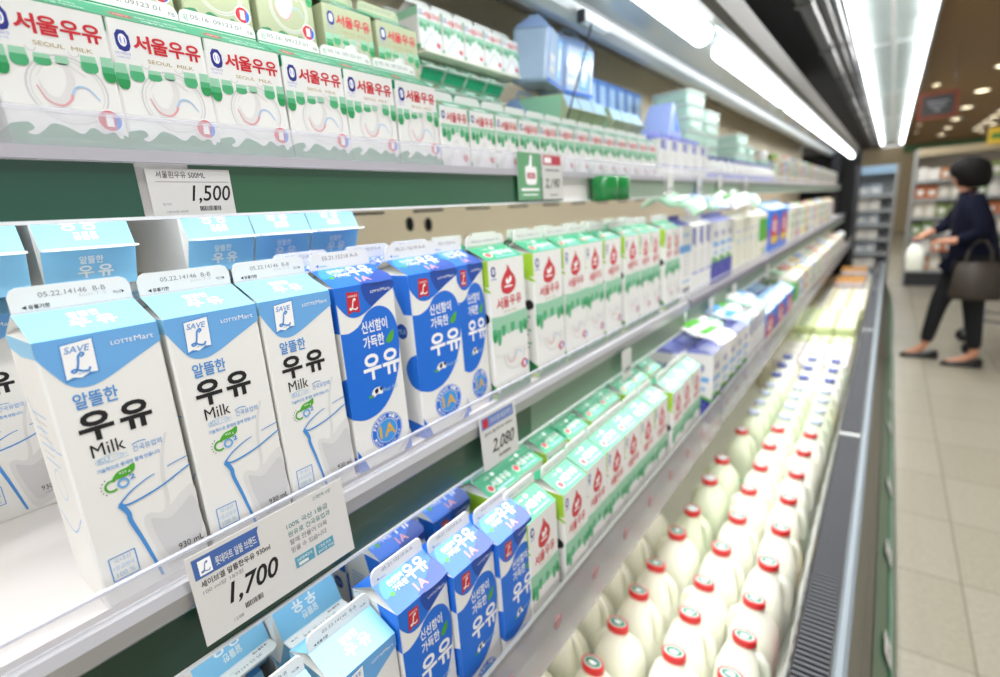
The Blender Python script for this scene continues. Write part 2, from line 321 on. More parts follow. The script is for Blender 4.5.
def royal_slope(F, s):
    F.blob([(30, s*0.02), (50, s*0.3), (69.6, s*0.6), (69.6, s*0.02)], ROYD, 1)
    F.blob([(2, s*0.5), (20, s*0.62), (44, s*0.98), (10, s*0.98)], ROYL, 1)
    F.text('신선함이', 13, s*0.70, 33, s*0.88, WINK, 2, 0.02); F.text('가득한', 15, s*0.48, 33, s*0.66, WINK, 2, 0.02)
    F.text('우유', 34, s*0.44, 62, s*0.92, WINK, 2, 0.03); F.ell(11, s*0.5, 3, 2.6, LEAF, 2, 12); F.text('1A', 33, s*0.12, 48, s*0.38, PINK, 2, 0.02)
def royal_fin(F):
    F.text('◀', 6, 2, 9, 5, ROY, 1); F.rect(10, 2.2, 18, 3.4, PALE, 1); F.text('05.21.15218 A-A', 14, 8.6, 56, 12.6, GRY, 1)
ROYAL = Proto(carton_shell(0.070, 0.070, 0.195, 0.017, 0.016, WH, ROY, WH, royal_front, royal_side, royal_slope, royal_fin))
# --- green topped milk, tall
def swirl(F, u, v, r):
    F.ring(u, v, r, r, r*0.05, LGR, 1, 26); F.ring(u, v, r*0.9, r*0.9, r*0.04, LGR2, 1, 26)
    F.blob([(u-r*0.66, v+r*0.15), (u-r*0.45, v+r*0.62), (u+r*0.05, v+r*0.7), (u+r*0.22, v+r*0.35), (u+r*0.05, v-r*0.2), (u-r*0.12, v-r*0.45), (u-r*0.42, v-r*0.42), (u-r*0.62, v-r*0.15)], SWRL, 1)
    F.blob([(u-r*0.64, v+r*0.25), (u-r*0.45, v+r*0.62), (u-r*0.05, v+r*0.64), (u-r*0.02, v+r*0.2), (u-r*0.25, v-r*0.2), (u-r*0.5, v-r*0.15)], WH, 2)
    F.stroke([(u-r*0.74, v+r*0.06), (u-r*0.56, v-r*0.34), (u-r*0.24, v-r*0.46), (u+r*0.0, v-r*0.28), (u+r*0.06, v-r*0.12)], (r*0.03, r*0.08), PINK, 3)
    F.stroke([(u+r*0.06, v-r*0.12), (u+r*0.22, v+r*0.12), (u+r*0.50, v+r*0.10), (u+r*0.74, v-r*0.22)], (r*0.06, r*0.035), PALE, 3)
    F.stroke([(u-r*0.70, v+r*0.30), (u-r*0.4, v+r*0.68), (u+r*0.1, v+r*0.72), (u+r*0.5, v+r*0.45)], (r*0.02, r*0.06), SWRL, 2)
def badge1(F, u, v, r):
    F.ell(u, v, r, r, SRED, 3, 20); F.poly([(u+r*math.cos(math.radians(a)), v+r*math.sin(math.radians(a))) for a in range(-70, 61, 13)], ROY, 4)
    F.ring(u, v, r, r, r*0.12, WINK, 5, 20); F.text('1', u-r*0.3, v-r*0.5, u+r*0.25, v+r*0.5, WINK, 6, 0.04)
def emblem(F, u, v, w_, h):
    F.poly([(u, v+h*0.3), (u+w_*0.15, v+h*0.08), (u+w_*0.5, v), (u+w_*0.85, v+h*0.08), (u+w_, v+h*0.3), (u+w_, v+h*0.75), (u+w_*0.75, v+h), (u+w_*0.25, v+h), (u, v+h*0.75)], NAVY, 1)
    F.ell(u+w_*0.5, v+h*0.53, w_*0.3, h*0.3, WINK, 2, 14); F.ell(u+w_*0.5, v+h*0.53, w_*0.2, h*0.22, PURL, 3, 12); F.rect(u+w_*0.4, v+h*0.3, u+w_*0.6, v+h*0.76, WINK, 4)
def seoul_front(F):
    emblem(F, 5, 172, 8, 14); F.rect(4, 168.5, 14, 170, PURL, 1)
    F.blob([(36, 186), (42, 177), (50, 166), (49, 153), (37, 145), (24, 149), (22, 161), (28, 172), (34, 179)], SRED, 1)
    F.blob([(31, 164), (34, 168), (36, 164), (40, 170), (43, 166), (40, 161), (33, 159)], WINK, 2); F.rect(28, 154.5, 43, 157, WINK, 2)
    for i, ch in enumerate('서울우유'): F.text(ch, 11+12.6*i, 126+i*0.8, 22.4+12.6*i, 142+i*0.3, SRED, 2, 0.02)
    F.text('SEOUL MILK', 24, 120, 50, 122.6, TAN, 2)
    F.poly([(0, 96), (0, 118), (20, 116), (50, 117), (70, 118), (70, 98), (60, 92), (40, 90), (20, 88)], DRIPL, 1)
    xs = [(3, 30, 8, DRIPD), (11, 36, 8, DRIP), (20, 24, 8, DRIP), (29, 20, 7, DRIPL), (38, 22, 8, DRIP), (47, 20, 8, DRIPL), (55, 30, 8, DRIP), (64, 26, 9, DRIPD)]
    for u, h, w_, m in xs: teardrop(F, u+0.6, 112, w_, h, m, 2)
    F.blob([(2, 78), (10, 86), (16, 76), (24, 92), (32, 80), (40, 94), (48, 82), (56, 90), (62, 78), (68, 80), (66, 60), (40, 64), (10, 60)], WH, 3)
    swirl(F, 40, 56, 22); badge1(F, 59, 36, 8)
    F.poly([(0, 0), (0, 12)] + catmull([(0, 12), (6, 8), (12, 16), (18, 10), (26, 18), (34, 11), (44, 16), (50, 9), (60, 17), (70, 12)], 4, False) + [(70, 0)], DGR, 1)
def seoul_side(F):
    F.rect(0, 160, 70, 195, LIME, 1); F.blob([(0.4, 166), (20, 158), (40, 168), (69, 156), (69, 152), (40, 160), (20, 152), (0.4, 158)], LIME, 2)
    F.rect(0, 0, 70, 20, LIME, 1); F.blob([(2, 14), (16, 26), (30, 20), (50, 28), (68, 18), (66, 8), (20, 6)], DGR, 2)
    F.blob([(48, 118), (58, 124), (66, 120), (66, 112), (56, 108)], BLK, 1)
    for k in range(9): F.rect(8, 96-7*k, 60-5*(k % 3), 98.4-7*k, GRY if k % 3 else DRIP, 1)
def seoul_slope(F, s):
    F.text('나100%', 18, s*0.72, 30, s*0.84, WINK, 1); F.ell(38, s*0.80, 4, s*0.09, WINK, 1, 12); F.text('서울우유', 22, s*0.30, 64, s*0.62, WINK, 1, 0.02)
    F.ell(15, s*0.36, 6.2, 6.6, WINK, 1, 16); F.ell(15, s*0.36, 5, 5.4, SRED, 2, 16); F.rect(22, s*0.14, 62, s*0.2, PALE, 1)
def seoul_fin(F):
    F.rect(0.4, 0.2, 69.6, 2, DRIPL, 1); F.text('제조05.21 유통06.01 FA', 8, 6, 60, 9.6, GRY, 1)
SEOUL = Proto(carton_shell(0.070, 0.070, 0.195, 0.017, 0.016, WH, EMG, WH, seoul_front, seoul_side, seoul_slope, seoul_fin))
# --- 500 ml
def half_front(F):
    emblem(F, 4.5, 75, 9.5, 15.5); F.text('서울우유협동조합', 2.5, 72.6, 13, 74.6, PURL, 1); F.text('나100% 우유', 3.5, 70, 12, 71.6, PURL, 1)
    for i, ch in enumerate('서울우유'): F.text(ch, 16+12.6*i, 76.5, 28+12.6*i, 89.3, SRED, 2, 0.03)
    F.text('SEOUL  MILK', 24, 69.2, 58, 72, TAN, 2)
    for u, h, w_, m, v in ((4, 19, 9, DRIPD, 66), (14.5, 12, 10, DRIP, 66), (27, 8, 10, DRIP, 64), (38, 6, 8, DRIPL, 64), (54, 12, 10.5, DRIP, 67), (65.4, 18, 8.4, DRIPD, 68)): teardrop(F, u, v, w_, h, m, 1)
    F.ring(22, 67.6, 3, 3, 0.6, LGR, 1, 12, 180, 360); F.ring(46, 68, 3.4, 3.4, 0.6, LGR, 1, 12, 180, 360)
    swirl(F, 38, 41, 24); badge1(F, 59, 22, 8.5)
    F.poly([(0, 0.4), (0, 15)] + catmull([(0, 15), (10, 17), (13, 13), (9, 10), (13, 8.5), (18, 12), (24, 17), (32, 15), (40, 11), (47, 16), (54, 12), (60, 14), (63, 9.5), (66, 12), (70, 10)], 4, False) + [(70, 0.4)], BAND, 1)
    F.ell(64, 10.5, 1.6, 1.6, WINK, 3, 10); F.text('나-/100% 1A등급 전용목장 무항생제인증 서울 나100%', 8, 4.6, 56, 7, DRIPL, 2)
def half_side(F):
    F.rect(0, 0, 70, 14, BAND, 1); F.rect(0, 88, 70, 98, EMG, 1)
    for k in range(7): F.rect(10, 76-7*k, 58-5*(k % 3), 78-7*k, GRY if k % 2 else DRIP, 1)
def half_slope(F, s):
    F.ell(17, s*0.42, 8, s*0.15, SRED, 1, 16); F.text('서울우유', 12, s*0.36, 22, s*0.48, WINK, 2)
    F.text('목장의 신선함이 살아있는', 28, s*0.46, 60, s*0.60, WINK, 1, 0.01); F.text('서울우유 나100%', 29, s*0.22, 62, s*0.36, WINK, 1, 0.02); F.rect(0.2, s*0.02, 69.8, s*0.1, DGR, 1)
def half_fin(F):
    F.text('제조', 4, 3, 8, 9, DRIP, 1); F.text('05.16. 09123 01', 10, 6, 56, 9.6, GRY, 1); F.text('FB', 62, 4, 67, 7, GRY, 1); F.rect(0.4, 0.2, 69.6, 1.4, EMG, 1)
HALF = Proto(carton_shell(0.070, 0.070, 0.098, 0.020, 0.013, WH, EMG, WH, half_front, half_side, half_slope, half_fin))
HALFO = Proto(carton_shell(0.070, 0.070, 0.098, 0.020, 0.013, OLV, EMG, OLV, half_front, half_side, half_slope, half_fin))
def tall_half_front(F):
    F.O = F.O + F.V*0.095; half_front(F); F.rect(0, -95, 70, 0.2, OLV, 0)
TALLO = Proto(carton_shell(0.070, 0.070, 0.193, 0.020, 0.013, OLV, EMG, OLV, tall_half_front, half_side, seoul_slope, half_fin))
# --- 200 ml
def small_front(F):
    emblem(F, 3, 60, 6, 10)
    for i, ch in enumerate('서울우유'): F.text(ch, 11+9.6*i, 57, 20+9.6*i, 69, SRED, 2, 0.022)
    F.rect(0, 50, 52, 54, DRIPL, 1)
    for u, h, w_, m in ((4, 17, 7.5, DRIPD), (12, 22, 7, DRIP), (20, 13, 7, DRIP), (28, 10, 7, DRIPL), (37, 15, 8, DRIP), (46, 20, 8, DRIPD)): teardrop(F, u+0.8, 54, w_, h, m, 2)
    F.blob([(4, 2), (12, 18), (20, 30), (27, 36), (34, 28), (42, 18), (48, 2)], LGR2, 3); F.blob([(12, 2), (20, 16), (27, 26), (34, 14), (40, 2)], WINK, 4); F.ell(41, 12, 5, 5, SRED, 5, 12)
def small_side(F): F.rect(0, 60, 52, 76, DRIPL, 1); F.rect(0, 0, 52, 8, DRIP, 1)
def small_slope(F, s): F.rect(18, s*0.2, 46, s*0.5, WINK, 1); F.ell(11, s*0.4, 4, 4, SRED, 1, 12)
SMALL = Proto(carton_shell(0.052, 0.052, 0.076, 0.014, 0.010, WH, EMG, WH, small_front, small_side, small_slope))
# ================================================================== placing the cartons
HP = math.pi/2
ZM, ZT, ZL = 1.178, 1.499, 0.855
def std(P, xf, yl, z, label, group=None, W=0.070, sy=1.0, rz=0.0, D=0.070, sz=1.0, cat='milk carton'):
    return P.put((xf-D/2, yl+W*sy/2, z), label, cat, group, (0, 0, rz), (1, sy, sz))
# middle shelf
std(LIGHT, -0.655, 0.034, ZM, 'light blue milk carton standing set back at the left edge of the middle shelf')
std(LIGHT, -0.421, 0.0687, ZM, 'light blue milk carton in the front row, nearest, leftmost beside the empty shelf space')
std(LIGHT, -0.420, 0.1425, ZM, 'light blue milk carton, second of the three standing in the middle shelf front row')
std(LIGHT, -0.420, 0.2150, ZM, 'light blue milk carton directly left of the royal blue cartons on the middle shelf')
std(ROYAL, -0.420, 0.2905, ZM, 'royal blue 1A milk carton right beside the light blue cartons on the middle shelf', sy=1.06)
std(ROYAL, -0.420, 0.387, ZM, 'royal blue 1A milk carton, middle one of three on the middle shelf', sy=1.16)
std(ROYAL, -0.426, 0.4715, ZM, 'royal blue 1A milk carton touching the green topped cartons on the middle shelf', sy=0.78)
sm = [(0.530, 1.22), (0.640, 1.22), (0.731, 1.1), (0.808, 1.0), (0.886, 1.05), (0.978, 1.1), (1.060, 0.85), (1.122, 0.8), (1.215, 0.75), (1.270, 0.75)]
ordn = ['nearest, beside the royal blue cartons', 'second from the royal blue cartons', 'third from the royal blue cartons', 'fourth from the royal blue cartons', 'fifth from the royal blue cartons', 'sixth from the royal blue cartons', 'seventh from the royal blue cartons', 'eighth from the royal blue cartons', 'ninth, next to last', 'last, beside the white cartons with blue bands']
for (y, s), t in zip(sm, ordn):
    std(SEOUL, -0.420, y, ZM, 'tall green topped carton on the middle shelf, '+t, 'green topped cartons on the middle shelf', sy=s)
for i in range(8):
    std(SEOUL, -0.50-0.004*(i % 2), 0.545+i*0.095, ZM, 'green topped carton in the hidden second row of the middle shelf, %s from left' % nth(i), 'second row on the middle shelf')
for i, y in enumerate((0.300, 0.395, 0.470)):
    std(ROYAL, -0.502, y, ZM, 'royal blue carton in the hidden second row of the middle shelf, %s from left' % nth(i), 'second row of blue cartons')
# lying cartons stacked behind the front row (fin towards the aisle)
def lie(P, xtip, yc, zc, label, group=None, L=0.228, rz=0.0, scale=(1, 1, 1)):
    return P.put((xtip-L, yc, zc), label, 'milk carton', group, (math.pi, -HP, rz), scale)
# this turn lays the carton down and turns the front panel up and the fin towards +x
for i, y in enumerate((0.108, 0.180, 0.252, 0.325, 0.397)):
    std(LIGHT, -0.665, y, ZM, 'light blue carton standing under the lying ones, %s from the left' % nth(i), 'standing cartons under the lying ones', sz=0.93)
for y, t in ((0.071, 'leftmost, cut by the picture edge'), (0.150, 'second from left, before the gap'), (0.267, 'first right of the gap'), (0.339, 'second right of the gap'), (0.411, 'third right of the gap')):
    lie(LIGHT, -0.552, y, ZM+0.228+0.022, 'light blue carton lying behind the middle row, '+t, 'lying cartons on the middle shelf')
# bottom shelf
XL = -0.33
std(LIGHT, -0.350, 0.184, 0.849, 'light blue milk carton in the front row of the bottom shelf beside blue ones')
std(LIGHT, -0.346, 0.107, 0.842, 'light blue milk carton at the lower left end of the bottom shelf front row')
std(ROYAL, -0.345, 0.256, 0.8695, 'royal blue milk carton on the bottom shelf, the nearest in its row')
std(ROYAL, -0.338, 0.328, 0.8645, 'royal blue milk carton on the bottom shelf, the second in its row')
std(ROYAL, -0.332, 0.3995, 0.862, 'royal blue milk carton on the bottom shelf touching the first green topped one')
ls = [0.458, 0.541, 0.617, 0.689, 0.760, 0.831, 0.905, 0.995, 1.068, 1.141]
for i, y in enumerate(ls):
    std(SEOUL, XL+(0.004 if i in (1, 7) else 0), y, ZL, 'green topped carton in the bottom shelf front row, %s from the blue ones' % nth(i), 'green topped cartons on the bottom shelf')
for r in (1, 2, 3):
    for i in range(9 if r < 3 else 8):
        std(SEOUL, XL-0.0735*r-0.003*((i*r) % 3), 0.470+i*0.0765+0.01*((i+r) % 2), ZL+0.002, 'green topped carton on the bottom shelf, row %s from the front, %s from left' % (['two', 'three', 'four'][r-1], nth(i)), 'green topped cartons in row %s of the bottom shelf' % ['two', 'three', 'four'][r-1])
for i, (x, y) in enumerate(((-0.428, 0.325), (-0.428, 0.412), (-0.501, 0.325), (-0.501, 0.412))):
    std(ROYAL, x, y-0.02, ZL+0.008, 'royal blue carton behind the bottom shelf front row, %s' % ['second row, left', 'second row, right', 'third row, left', 'third row, right'][i])
lie(LIGHT, -0.428, 0.226, ZL+0.178, 'light blue milk carton lying fin outwards behind the front row of the bottom shelf')
lie(LIGHT, -0.450, 0.142, ZL+0.172, 'light blue milk carton lying face up at the left of the bottom shelf', rz=0.06)
for y, t in ((0.142, 'left'), (0.226, 'right')): lie(LIGHT, -0.44, y, ZL+0.107, 'light blue carton lying second from the bottom in the %s stack of the bottom shelf' % t, 'lower lying cartons on the bottom shelf'); lie(LIGHT, -0.44, y, ZL+0.036, 'light blue carton lying lowest in the %s stack of the bottom shelf' % t, 'lowest lying cartons on the bottom shelf')
# top shelf
XT = -0.48
for i, y in enumerate((0.016, 0.096, 0.166, 0.236, 0.308, 0.379, 0.452)):
    std(HALF, XT, y+0.0035, ZT, 'red lettered half litre carton, %s from the left in the top shelf front row' % nth(i), 'half litre cartons on the top shelf front row', sz=0.975)
for i in range(13):
    std(SMALL, XT+0.002, 0.527+i*0.0605, ZT, 'small red lettered carton on the top shelf, %s past the half litre ones' % nth(i), 'small cartons on the top shelf front row', W=0.052, D=0.052, sy=1.1)
for i, y in enumerate((0.190, 0.268, 0.346)):
    std(HALF, -0.565, y, ZT, 'half litre carton in the top shelf second row, under another, %s from left' % nth(i), 'half litre cartons in the second row')
    std(HALFO, -0.562, y, ZT+0.132, 'half litre carton stacked on the top shelf second row, %s from the left' % nth(i), 'half litre cartons stacked in the upper tier')
for i, y in enumerate((0.430, 0.512)):
    std(TALLO, -0.562, y, ZT, 'tall red lettered carton with a bright green top behind the front row, %s one' % ['left', 'right'][i], 'tall cartons in the second row', sy=1.06)
# ================================================================== the refrigerated case
ALU = mat('brushed_aluminium', 'c9c9cc', 0.32, 0.75); STEEL = mat('white_enamel_shelf', 'ece8e6', 0.4); CREAM = mat('cream_rear_panel', 'efe2c4', 0.45)
CLEAR = mat('clear_plastic_fence', 'f0f0f8', 0.14, trans=0.74, spec=0.8); CLEAR2 = mat('clouded_plastic_strip', 'b6b4b6', 0.2, trans=0.42, spec=0.8)
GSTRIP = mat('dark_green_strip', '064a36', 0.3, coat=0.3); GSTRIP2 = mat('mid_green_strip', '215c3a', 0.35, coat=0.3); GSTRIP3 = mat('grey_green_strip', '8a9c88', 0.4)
DARK = mat('dark_void_paint', '0b0c0a', 0.8); DGREY = mat('dark_grey_metal', '35353a', 0.4, 0.3); MGREY = mat('grey_metal', '9a9b98', 0.35, 0.4)
TUBE = mat('lit_fluorescent_tube', 'ffffff', 0.4, emit='f6fbff', es=5.5); EDGE = mat('white_plastic_edge', 'f4f6f8', 0.3)
def shelf(y0, y1, xf, zt, zb_fence, label, first):
    s = empty('display_shelf', (xf, (y0+y1)/2, zt)); tag(s, label, 'shelf', None); o = Vector((xf, (y0+y1)/2, zt)); L0, L1 = y0-o.y, y1-o.y
    d = MB(); d.box((-0.885-xf, L0, -0.022), (-0.006, L1, -0.0005), STEEL)
    if first:
        for k in range(22): d.box((-0.88-xf, L0+0.03+k*0.09, -0.0008), (-0.30, L0+0.034+k*0.09, 0.0002), LGR2)
    d.build('shelf_deck', s); return s, L0, L1
def extr(b, prof, L0, L1, m):
    "sweep an x,z outline along y"
    b.loft([[(x, L0, z) for x, z in prof], [(x, L1, z) for x, z in prof]], m, smooth=False)
secs = [(-0.6, 1.352), (1.372, 3.30), (3.32, 5.26), (5.28, 7.2)]
place = ['nearest section', 'second section along', 'third section along', 'farthest section']
for i, (y0, y1) in enumerate(secs):
    # middle shelf
    s, a, b_ = shelf(y0, y1, -0.415, ZM, 0, 'white middle shelf of the milk case with aluminium front rail, '+place[i], i == 0)
    r = MB(); extr(r, [(0.003, 0.0), (0.010, -0.002), (0.013, -0.010), (0.012, -0.024), (0.006, -0.029), (0.003, -0.029)], a, b_, ALU if i == 0 else mat('dull_grey_rail', '86828a', 0.45, 0.3)); r.build('front_rail', s)
    r = MB(); extr(r, [(0.0045, 0.0005), (0.0065, 0.0005), (0.0065, 0.019), (0.0045, 0.019)], a, b_, CLEAR); extr(r, [(0.0035, 0.019), (0.0075, 0.019), (0.0075, 0.021), (0.0035, 0.021)], a, b_, mat('fence_lip', 'd4d6e2', 0.25, trans=0.35)); r.build('clear_fence', s)
    r = MB()
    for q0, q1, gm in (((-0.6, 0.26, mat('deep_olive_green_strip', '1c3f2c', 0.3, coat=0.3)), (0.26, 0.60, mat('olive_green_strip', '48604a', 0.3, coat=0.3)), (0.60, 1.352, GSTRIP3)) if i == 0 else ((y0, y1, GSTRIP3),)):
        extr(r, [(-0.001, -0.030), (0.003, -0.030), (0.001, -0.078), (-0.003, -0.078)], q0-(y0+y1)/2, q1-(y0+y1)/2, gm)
    r.build('green_ticket_strip', s)
    r = MB(); extr(r, [(-0.004, -0.0775), (0.003, -0.0775), (0.003, -0.0805), (-0.004, -0.0805)], a, b_, EDGE); r.build('strip_edge', s)
    # top shelf
    s, a, b_ = shelf(y0, y1, -0.475, ZT, 0, 'white top shelf of the milk case with clear fence and green strip, '+place[i], False)
    r = MB(); extr(r, [(0.002, 0.0), (0.006, 0.0), (0.006, -0.009), (0.002, -0.009)], a, b_, mat('lavender_grey_edge', 'b9b6bd', 0.4)); extr(r, [(-0.004, -0.0095), (-0.001, -0.0095), (-0.001, -0.052), (-0.004, -0.052)], a, b_, STEEL); r.build('front_rail', s)
    r = MB(); extr(r, [(0.002, 0.0), (0.004, 0.0), (0.004, 0.025), (0.002, 0.025)], a, b_, CLEAR); extr(r, [(0.001, 0.0225), (0.0045, 0.0225), (0.0045, 0.026), (0.001, 0.026)], a, b_, CLEAR); r.build('clear_fence', s)
    r = MB()
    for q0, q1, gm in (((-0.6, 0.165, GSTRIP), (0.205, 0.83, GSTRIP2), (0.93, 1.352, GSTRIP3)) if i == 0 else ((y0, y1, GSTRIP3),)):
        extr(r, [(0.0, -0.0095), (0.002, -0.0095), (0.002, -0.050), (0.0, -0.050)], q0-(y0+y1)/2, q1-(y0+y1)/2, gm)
    r.build('green_ticket_strip', s)
    r = MB(); extr(r, [(-0.004, -0.050), (0.0035, -0.050), (0.0035, -0.0525), (-0.004, -0.0525)], a, b_, EDGE); r.build('strip_edge', s)
    # bottom shelf
    s, a, b_ = shelf(y0, y1, -0.322, ZL, 0, 'white bottom shelf of the milk case with clouded plastic fence, '+place[i], False)
    r = MB(); extr(r, [(0.002, 0.072), (0.0045, 0.072), (0.0075, -0.018), (0.002, -0.018)], a, b_, CLEAR2)
    for k in range(int((y1-y0)/0.115)):
        r.lathe([(0.0, 0.0), (0.011, 0.0001), (0.0, 0.0002)], mat('painted_cap_reflection', 'c08a8c', 0.5, trans=0.55), n=14, M=Matrix.Translation((0.0062, a+0.06+k*0.115, 0.030)) @ Matrix.Rotation(HP, 4, 'Y'), caps=False)  # red discs paint the jug caps' reflections onto the fence
    r.build('clouded_fence', s)
    r = MB(); extr(r, [(0.0008, 0.071), (0.006, 0.071), (0.006, 0.0745), (0.0008, 0.0745)], a, b_, MGREY); r.build('fence_edge', s)
# shell
b = MB(); b.box((-0.93, -0.9, 0.30), (-0.89, 7.3, 2.01), CREAM); struct(b.build('wall_rear_panel'))
b = MB(); extr(b, [(-0.889, 1.99), (-0.626, 1.878), (-0.60, 1.90), (-0.889, 2.03)], -0.9, 7.3, mat('grey_canopy_panel', 'a4a6a4', 0.35, 0.2)); struct(b.build('trim_1'))
# canopy hood
can = empty('case_canopy', (-0.47, 3.2, 1.85)); tag(can, 'long glossy canopy with fluorescent lamps over the milk shelves', 'canopy')
b = MB(); extr(b, [(-0.095, 0.012), (0.105, -0.012), (0.108, 0.0), (-0.09, 0.03)], -4.1, 4.1, mat('glossy_white_hood', 'aeb4b6', 0.16, 0.25, spec=0.8, noise=(3, 0.12))); b.build('glossy_hood_panel', can)
b = MB(); extr(b, [(-0.155, -0.012), (-0.125, -0.018), (-0.105, -0.010), (-0.096, 0.006), (-0.11, 0.03), (-0.155, 0.03)], -4.1, 4.1, mat('pale_air_duct', 'b2b6b8', 0.3, 0.3)); b.build('air_duct_strip', can)
b = MB(); extr(b, [(0.108, -0.022), (0.125, -0.024), (0.14, -0.012), (0.14, 0.05), (0.108, 0.05)], -4.1, 4.1, mat('canopy_front_grey', '5c5a54', 0.5, 0.1)); b.build('canopy_front_edge', can)
for k in range(7):
    l = MB(); y0 = -4.0+k*1.16; l.lathe([(0.0, 0), (0.018, 0.004), (0.025, 0.02), (0.025, 1.0), (0.018, 1.016), (0, 1.02)], TUBE, M=Matrix.Translation((0.082, y0, -0.041)) @ Matrix.Rotation(-HP, 4, 'X'), n=12, caps=False)
    l.build('fluorescent_lamp', can)
# dark gap with rolled night blind and metal channels
b = MB(); b.box((-3, -1, 2.74), (-0.375, 22, 2.78), DARK); b.box((-1.05, -1, 2.08), (-0.98, 7.3, 2.739), DARK); struct(b.build('wall_dark_bulkhead'))
for x, z, r_, nm, lb in ((-0.46, 2.43, 0.030, 'metal_channel', 'grey metal channel running along the dark gap above the case'), (-0.385, 2.43, 0.018, 'cable_conduit', 'thin grey conduit beside the metal channel above the case'), (-0.335, 2.43, 0.014, 'cable_conduit', 'thin dark conduit along the edge of the ceiling light trough')):
    c = MB(); c.rbox((x-r_, -1, z-r_), (x+r_, 16, z+r_), r_*0.4, mat('dull_channel_grey', '45423c', 0.6) if r_ > 0.016 else DGREY); 
    for k in range(12): c.box((x-r_*1.3, 1.0+k*1.2, z-r_*1.3), (x+r_*1.3, 1.05+k*1.2, z+r_*1.1), mat('dull_channel_grey', '45423c'))
    tag(c.build(nm), lb, 'conduit')
# bin with the jugs
BF = 0.388
b = MB(); b.box((-0.93, -0.9, 0.30), (-0.0665, 7.3, BF), mat('white_bin_liner', 'dedfd4', 0.4)); struct(b.build('trim_2'))
g = MB()
extr(g, [(-0.072, 0.618), (-0.066, 0.622), (-0.014, 0.622), (-0.014, 0.6005), (-0.072, 0.6005)], -0.6, 7.2, mat('black_slot_base', '121316', 0.5))
for k in range(460):
    y = 0.3+k*0.013
    g.box((-0.068, y, 0.6222), (-0.016, y+0.005, 0.6295), mat('grille_slat_grey', '46484e', 0.5, 0.0))
for y in (1.95, 3.6, 5.2): g.box((-0.073, y, 0.6225), (-0.014, y+0.02, 0.630), MGREY)
tag(g.build('air_intake_grille'), 'dark slatted air intake grille along the front edge of the jug bin', 'grille')
b = MB(); extr(b, [(-0.012, 0.60), (-0.011, 0.632), (-0.006, 0.637), (0.003, 0.637), (0.010, 0.630), (0.010, 0.60)], -0.6, 7.2, mat('satin_steel_rail', '7d888f', 0.5, 0.0)); tag(b.build('bumper_rail'), 'satin steel handrail along the top of the case front', 'rail')
b = MB(); extr(b, [(-0.066, 0.60), (0.011, 0.60), (0.040, 0.40), (0.10, 0.22), (0.125, 0.10), (0.127, 0.0), (-0.066, 0.0)], -0.6, 7.2, mat('glossy_brown_grey_front', '4a483e', 0.3, 0.0, spec=0.4, noise=(4, 0.35))); 
extr(b, [(0.060, 0.345), (0.102, 0.222), (0.109, 0.222), (0.107, 0.215), (0.128, 0.11), (0.122, 0.10), (0.06, 0.3)], -0.6, 7.2, mat('green_bumper', '2c5c40', 0.3, spec=0.4)); struct(b.build('wall_case_front'))
b = MB()
for k in range(90):
    y = 0.2+k*0.05; b.tube([(-0.078, y, BF), (-0.078, y, 0.605)], 0.0016, MGREY, 5)
for z in (0.45, 0.52, 0.60): b.tube([(-0.078, -0.5, z), (-0.078, 7.1, z)], 0.0022, MGREY, 5)
tag(b.build('wire_bin_divider'), 'wire rack standing between the milk jugs and the intake grille', 'wire rack')
b = MB(); random.seed(3)
for k in range(40):
    y = 0.3+k*0.16; b.box((-0.0752, y, 0.47), (-0.0738, y+0.09, 0.585), random.choice([CRM, DRIP, PINK, YEL, LGR, DRIPL]))
tag(b.build('promotion_strip'), 'coloured promotion cards clipped along the wire rack beside the grille', 'promotion strip', kind='stuff')
# bin front tags on the sloping front
def slip(name, P0, U, V, w_, h, draw, label, cat, th=0.0006, group=None, k=1.0):
    b = MB(); U = Vector(U).normalized(); V = Vector(V).normalized(); N = U.cross(V); c = []
    for n_ in (0, -th): c.append([(U*0+N*n_), (U*w_+N*n_), (U*w_+V*h+N*n_), (V*h+N*n_)])
    b.loft(c, mat('tag_paper', 'd8d6d2', 0.45), smooth=False); draw(Face(b, (0, 0, 0), U, V)) if draw else None
    o = b.build(name); o.location = P0; o.scale = (k, k, k); return tag(o, label, cat, group)
def mini(F): F.text('1,980', 26, 10, 60, 24, BLK, 1, 0.02); F.rect(6, 28, 60, 31, GRY, 1)
for y, t in ((0.98, 'nearest'), (1.40, 'second'), (1.86, 'third'), (2.35, 'fourth'), (3.0, 'fifth'), (3.5, 'sixth')):
    slip('price_tag', (0.040, y, 0.403), (0, 1, 0), (-0.042, 0, 0.195), 0.075, 0.045, mini, 'white price tag slanting on the brown case front above the floor, %s along' % t, 'price tag') if 0 else slip('price_tag', (0.105, y, 0.232), (0, 1, 0), (-0.060, 0, 0.18), 0.085, 0.055, mini, 'white price tag slanting on the case front above the floor, %s along' % t, 'price tag')
